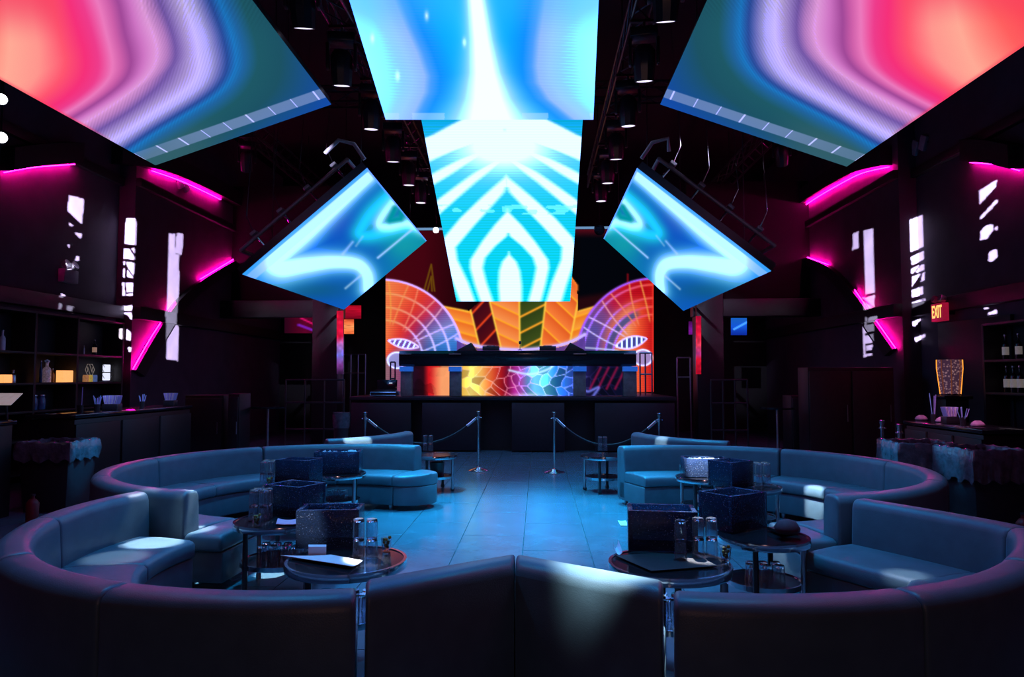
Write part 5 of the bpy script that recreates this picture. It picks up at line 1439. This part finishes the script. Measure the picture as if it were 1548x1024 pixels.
beam((1.4, 9.0, 5.4), (2.27, 10.30, .70), 6000, 3, WHITE, .5)
beam((1.75, 5.6, 5.4), (2.32, 7.80, .62), 16000, 5.2, WHITE, .4)
beam((-1.75, 8.6, 5.4), (tabs['L5'][0] - .05, 9.9, .62), 5000, 4, WHITE, .4)
p = onT(552, 843); beam((-1.75, 6.6, 5.4), (p[0], p[1], .62), 9000, 3.0, WHITE, .5)
p = onT(470, 828); beam((-2.2, 2.6, 4.0), (p[0], p[1], .62), 1500, 3.4)
p = onT(1060, 843); beam((1.65, 6.6, 5.4), (p[0], p[1], .62), 9000, 3.0, WHITE, .5)
p = onT(394, 786); beam((-1.75, 8.0, 5.4), (p[0], p[1], .62), 5500, 3.0, (.45, .72, 1.0), .5)
p = onT(1152, 735); beam((1.65, 9.6, 5.4), (p[0], p[1], .62), 5500, 3.0, (.45, .72, 1.0), .5)
p = onT(406, 731); beam((-1.75, 9.6, 5.4), (p[0], p[1], .62), 5500, 3.0, (.45, .72, 1.0), .5)
beam((-1.75, 9.4, 5.4), (-5.0, 8.45, .72), 2600, 7, CYAN, .6); beam((1.65, 9.4, 5.4), (4.60, 8.25, .72), 2200, 6, CYAN, .6); beam((1.65, 9.0, 5.4), (4.9, 7.6, .72), 1600, 5, CYAN, .6)
# weak warm fill light added behind the camera to lift the sofa backs
pl = bpy.data.lights.new('warm_fill', 'POINT'); pl.energy = 55; pl.color = (1.0, .50, .48); pl.shadow_soft_size = .2
po = bpy.data.objects.new('warm_fill', pl); COL.objects.link(po); po.location = (.4, -2.2, 2.6)
# bar lights over the counters, and lamps catching the rigging
beam((-4.2, 8.2, 5.6), (xf - .3, 10.6, 1.15), 900, 26, (.30, .42, 1.0), .8)
beam((4.2, 7.4, 5.6), (xr + .3, 9.2, 1.05), 900, 22, (1.0, .38, .75), .8)
for sx in (-1, 1): beam((sx * 1.85, 7.6, 5.6), (sx * 2.7, 10.2, 4.85), 1500, 11, (.72, .66, 1.0), .8)

# added unseen projectors: each slotted plate shapes the window-like slits on a side wall
def added_gobo(name, src, side, polys, power, label):
    src = Vector(src)
    W_ = []
    for P in polys: W_.append(on_wall(side, P))
    allp = [p for P in W_ for p in P]
    lo = Vector((min(p[k] for p in allp) for k in range(3))); hi = Vector((max(p[k] for p in allp) for k in range(3)))
    d = ((lo + hi) / 2 - src).normalized(); rt = d.cross(Vector((0, 0, 1))).normalized(); up = rt.cross(d)
    D0 = .4
    def uv(p):
        q = p - src; t = q.dot(d); return (q.dot(rt) / t * D0, q.dot(up) / t * D0)
    UV = [[uv(p) for p in P] for P in W_]
    us = [u for P in UV for u, v in P]; vs_ = [v for P in UV for u, v in P]
    u0, u1, v0, v1 = min(us) - .004, max(us) + .004, min(vs_) - .004, max(vs_) + .004
    cs = .00035; nu, nv = int((u1 - u0) / cs) + 1, int((v1 - v0) / cs) + 1
    gu, gv = np.meshgrid(u0 + (np.arange(nu) + .5) * cs, v0 + (np.arange(nv) + .5) * cs)
    hole = np.zeros(gu.shape, bool)
    for P in UV:
        ins = np.zeros(gu.shape, bool)
        for (xa, ya), (xb, yb2) in zip(P, P[1:] + P[:1]):
            c = ((ya > gv) != (yb2 > gv)); xi = (xb - xa) * (gv - ya) / ((yb2 - ya) if abs(yb2 - ya) > 1e-12 else 1e-12) + xa
            ins ^= c & (gu < xi)
        hole ^= ins
    mbx = MB()
    def quad(a, b2, c, e):
        P = [src + d * D0 + rt * x + up * y for x, y in ((a, c), (b2, c), (b2, e), (a, e))]; mbx.add(P, [(0, 1, 2, 3)])
    for j in range(nv):
        i = 0
        while i < nu:
            if hole[j, i]: i += 1; continue
            k = i
            while k < nu and not hole[j, k]: k += 1
            quad(u0 + i * cs, u0 + k * cs, v0 + j * cs, v0 + (j + 1) * cs); i = k
    Bq = .30
    quad(-Bq, u0, -Bq, Bq); quad(u0 + nu * cs, Bq, -Bq, Bq); quad(u0, u0 + nu * cs, -Bq, v0); quad(u0, u0 + nu * cs, v0 + nv * cs, Bq)
    r = empty(name, tuple(src), 0, label, 'stage lamp')
    o = mbx.build('slotted_plate', M_black, r); o.location = -src; o['kind'] = 'stuff'
    q = d.to_track_quat('-Z', 'Y').to_matrix()
    MB().add([q @ Vector((x * Bq, y * Bq, z)) for z in (.12, -D0) for x, y in ((-1, -1), (1, -1), (1, 1), (-1, 1))], [(0, 1, 2, 3), (0, 4, 5, 1), (1, 5, 6, 2), (2, 6, 7, 3), (3, 7, 4, 0)]).build('housing', M_black, r)
    MB().tube([(0, 0, .3), (0, 0, ZC - .006 - src.z)], .02, 8).build('drop_rod', M_fixture, r)
    rad = math.hypot(max(abs(u0), abs(u1)), max(abs(v0), abs(v1)))
    spot_light('lamp_beam', tuple(src), tuple(src + d), (.80, .76, 1.0), power, math.degrees(2 * math.atan(rad * 1.25 / D0)), .05, .0004)
LP = [[(104, 295), (127, 301), (124, 339), (114, 330), (103, 320)], [(105, 337), (111, 341), (104, 342)], [(112, 351), (124, 354), (122, 362)], [(102, 370), (106, 371), (105, 376)], [(115, 387), (120, 388), (120, 395), (114, 394)],
      [(93, 444), (99, 446), (98, 453), (92, 452)], [(92, 461), (97, 462), (95, 470), (91, 470)], [(105, 464), (114, 466), (110, 474), (103, 470)], [(103, 400), (112, 400), (113, 408), (104, 409)],
      [(188, 327), (206, 331), (205, 371), (186, 366)], [(185, 373), (194, 375), (203, 389), (203, 393), (184, 388)], [(198, 375), (204, 376), (204, 384)], [(184, 393), (187, 394), (187, 399), (184, 398)], [(189, 394), (203, 398), (202, 418), (190, 400)],
      [(183, 403), (187, 404), (186, 418), (183, 416)], [(190, 405), (201, 420), (191, 418)], [(182, 425), (186, 426), (186, 445), (182, 444)], [(189, 426), (201, 428), (201, 442), (189, 440)], [(189, 443), (201, 444), (201, 447), (189, 446)],
      [(182, 461), (200, 462), (199, 469), (182, 467)], [(183, 471), (199, 473), (199, 484), (191, 475)], [(181, 498), (186, 498), (186, 514), (181, 512)], [(190, 497), (198, 503), (197, 515), (188, 512)], [(193, 525), (199, 526), (198, 532), (194, 531)],
      [(256, 353), (265, 354), (265, 384), (271, 385), (269, 546), (252, 543), (253, 430)], [(267, 352), (277, 354), (275, 386), (266, 383)]]
RP = [[(1289, 354), (1298, 350), (1298, 375), (1289, 378)], [(1306, 349), (1320, 345), (1322, 443), (1308, 445)], [(1303, 452), (1322, 446), (1322, 466), (1304, 449)], [(1304, 455), (1318, 464), (1318, 468), (1304, 471)],
      [(1309, 483), (1323, 480), (1323, 487), (1310, 490)], [(1305, 482), (1308, 482), (1308, 536), (1318, 534), (1318, 538), (1305, 540)], [(1308, 493), (1320, 491), (1320, 502), (1308, 504)], [(1308, 508), (1319, 506), (1319, 518), (1308, 520)], [(1309, 523), (1319, 521), (1318, 529), (1309, 530)],
      [(1378, 330), (1394, 325), (1396, 373), (1380, 378)], [(1380, 386), (1396, 379), (1397, 392), (1382, 398)], [(1381, 404), (1390, 401), (1384, 410), (1381, 410)], [(1392, 401), (1397, 400), (1397, 408), (1388, 409)], [(1382, 416), (1393, 413), (1382, 430)], [(1395, 413), (1398, 412), (1397, 424), (1392, 426)],
      [(1382, 436), (1395, 433), (1395, 445), (1382, 447)], [(1382, 455), (1394, 452), (1394, 461), (1383, 463)], [(1396, 452), (1398, 452), (1398, 458)], [(1383, 484), (1394, 481), (1388, 489), (1383, 490)], [(1387, 508), (1398, 505), (1399, 509), (1388, 514)],
      [(1480, 289), (1500, 276), (1507, 272), (1505, 283), (1481, 309)], [(1481, 329), (1507, 301), (1508, 306), (1483, 332)], [(1482, 351), (1490, 341), (1500, 339), (1502, 347), (1492, 361), (1482, 363)], [(1503, 346), (1508, 341), (1508, 348)], [(1495, 383), (1502, 377), (1508, 378), (1507, 389), (1500, 396), (1494, 394)],
      [(1486, 467), (1494, 464), (1493, 468)], [(1495, 473), (1507, 468), (1507, 474), (1494, 476)]]
added_gobo('added_gobo_projector', (-.4, -.7, 2.6), -1, LP, 420000, 'added unseen projector behind the seating aimed at the wall opposite the EXIT sign')
added_gobo('added_gobo_projector', (1.4, -.7, 2.6), 1, RP, 420000, 'added unseen projector behind the seating aimed at the EXIT sign wall')
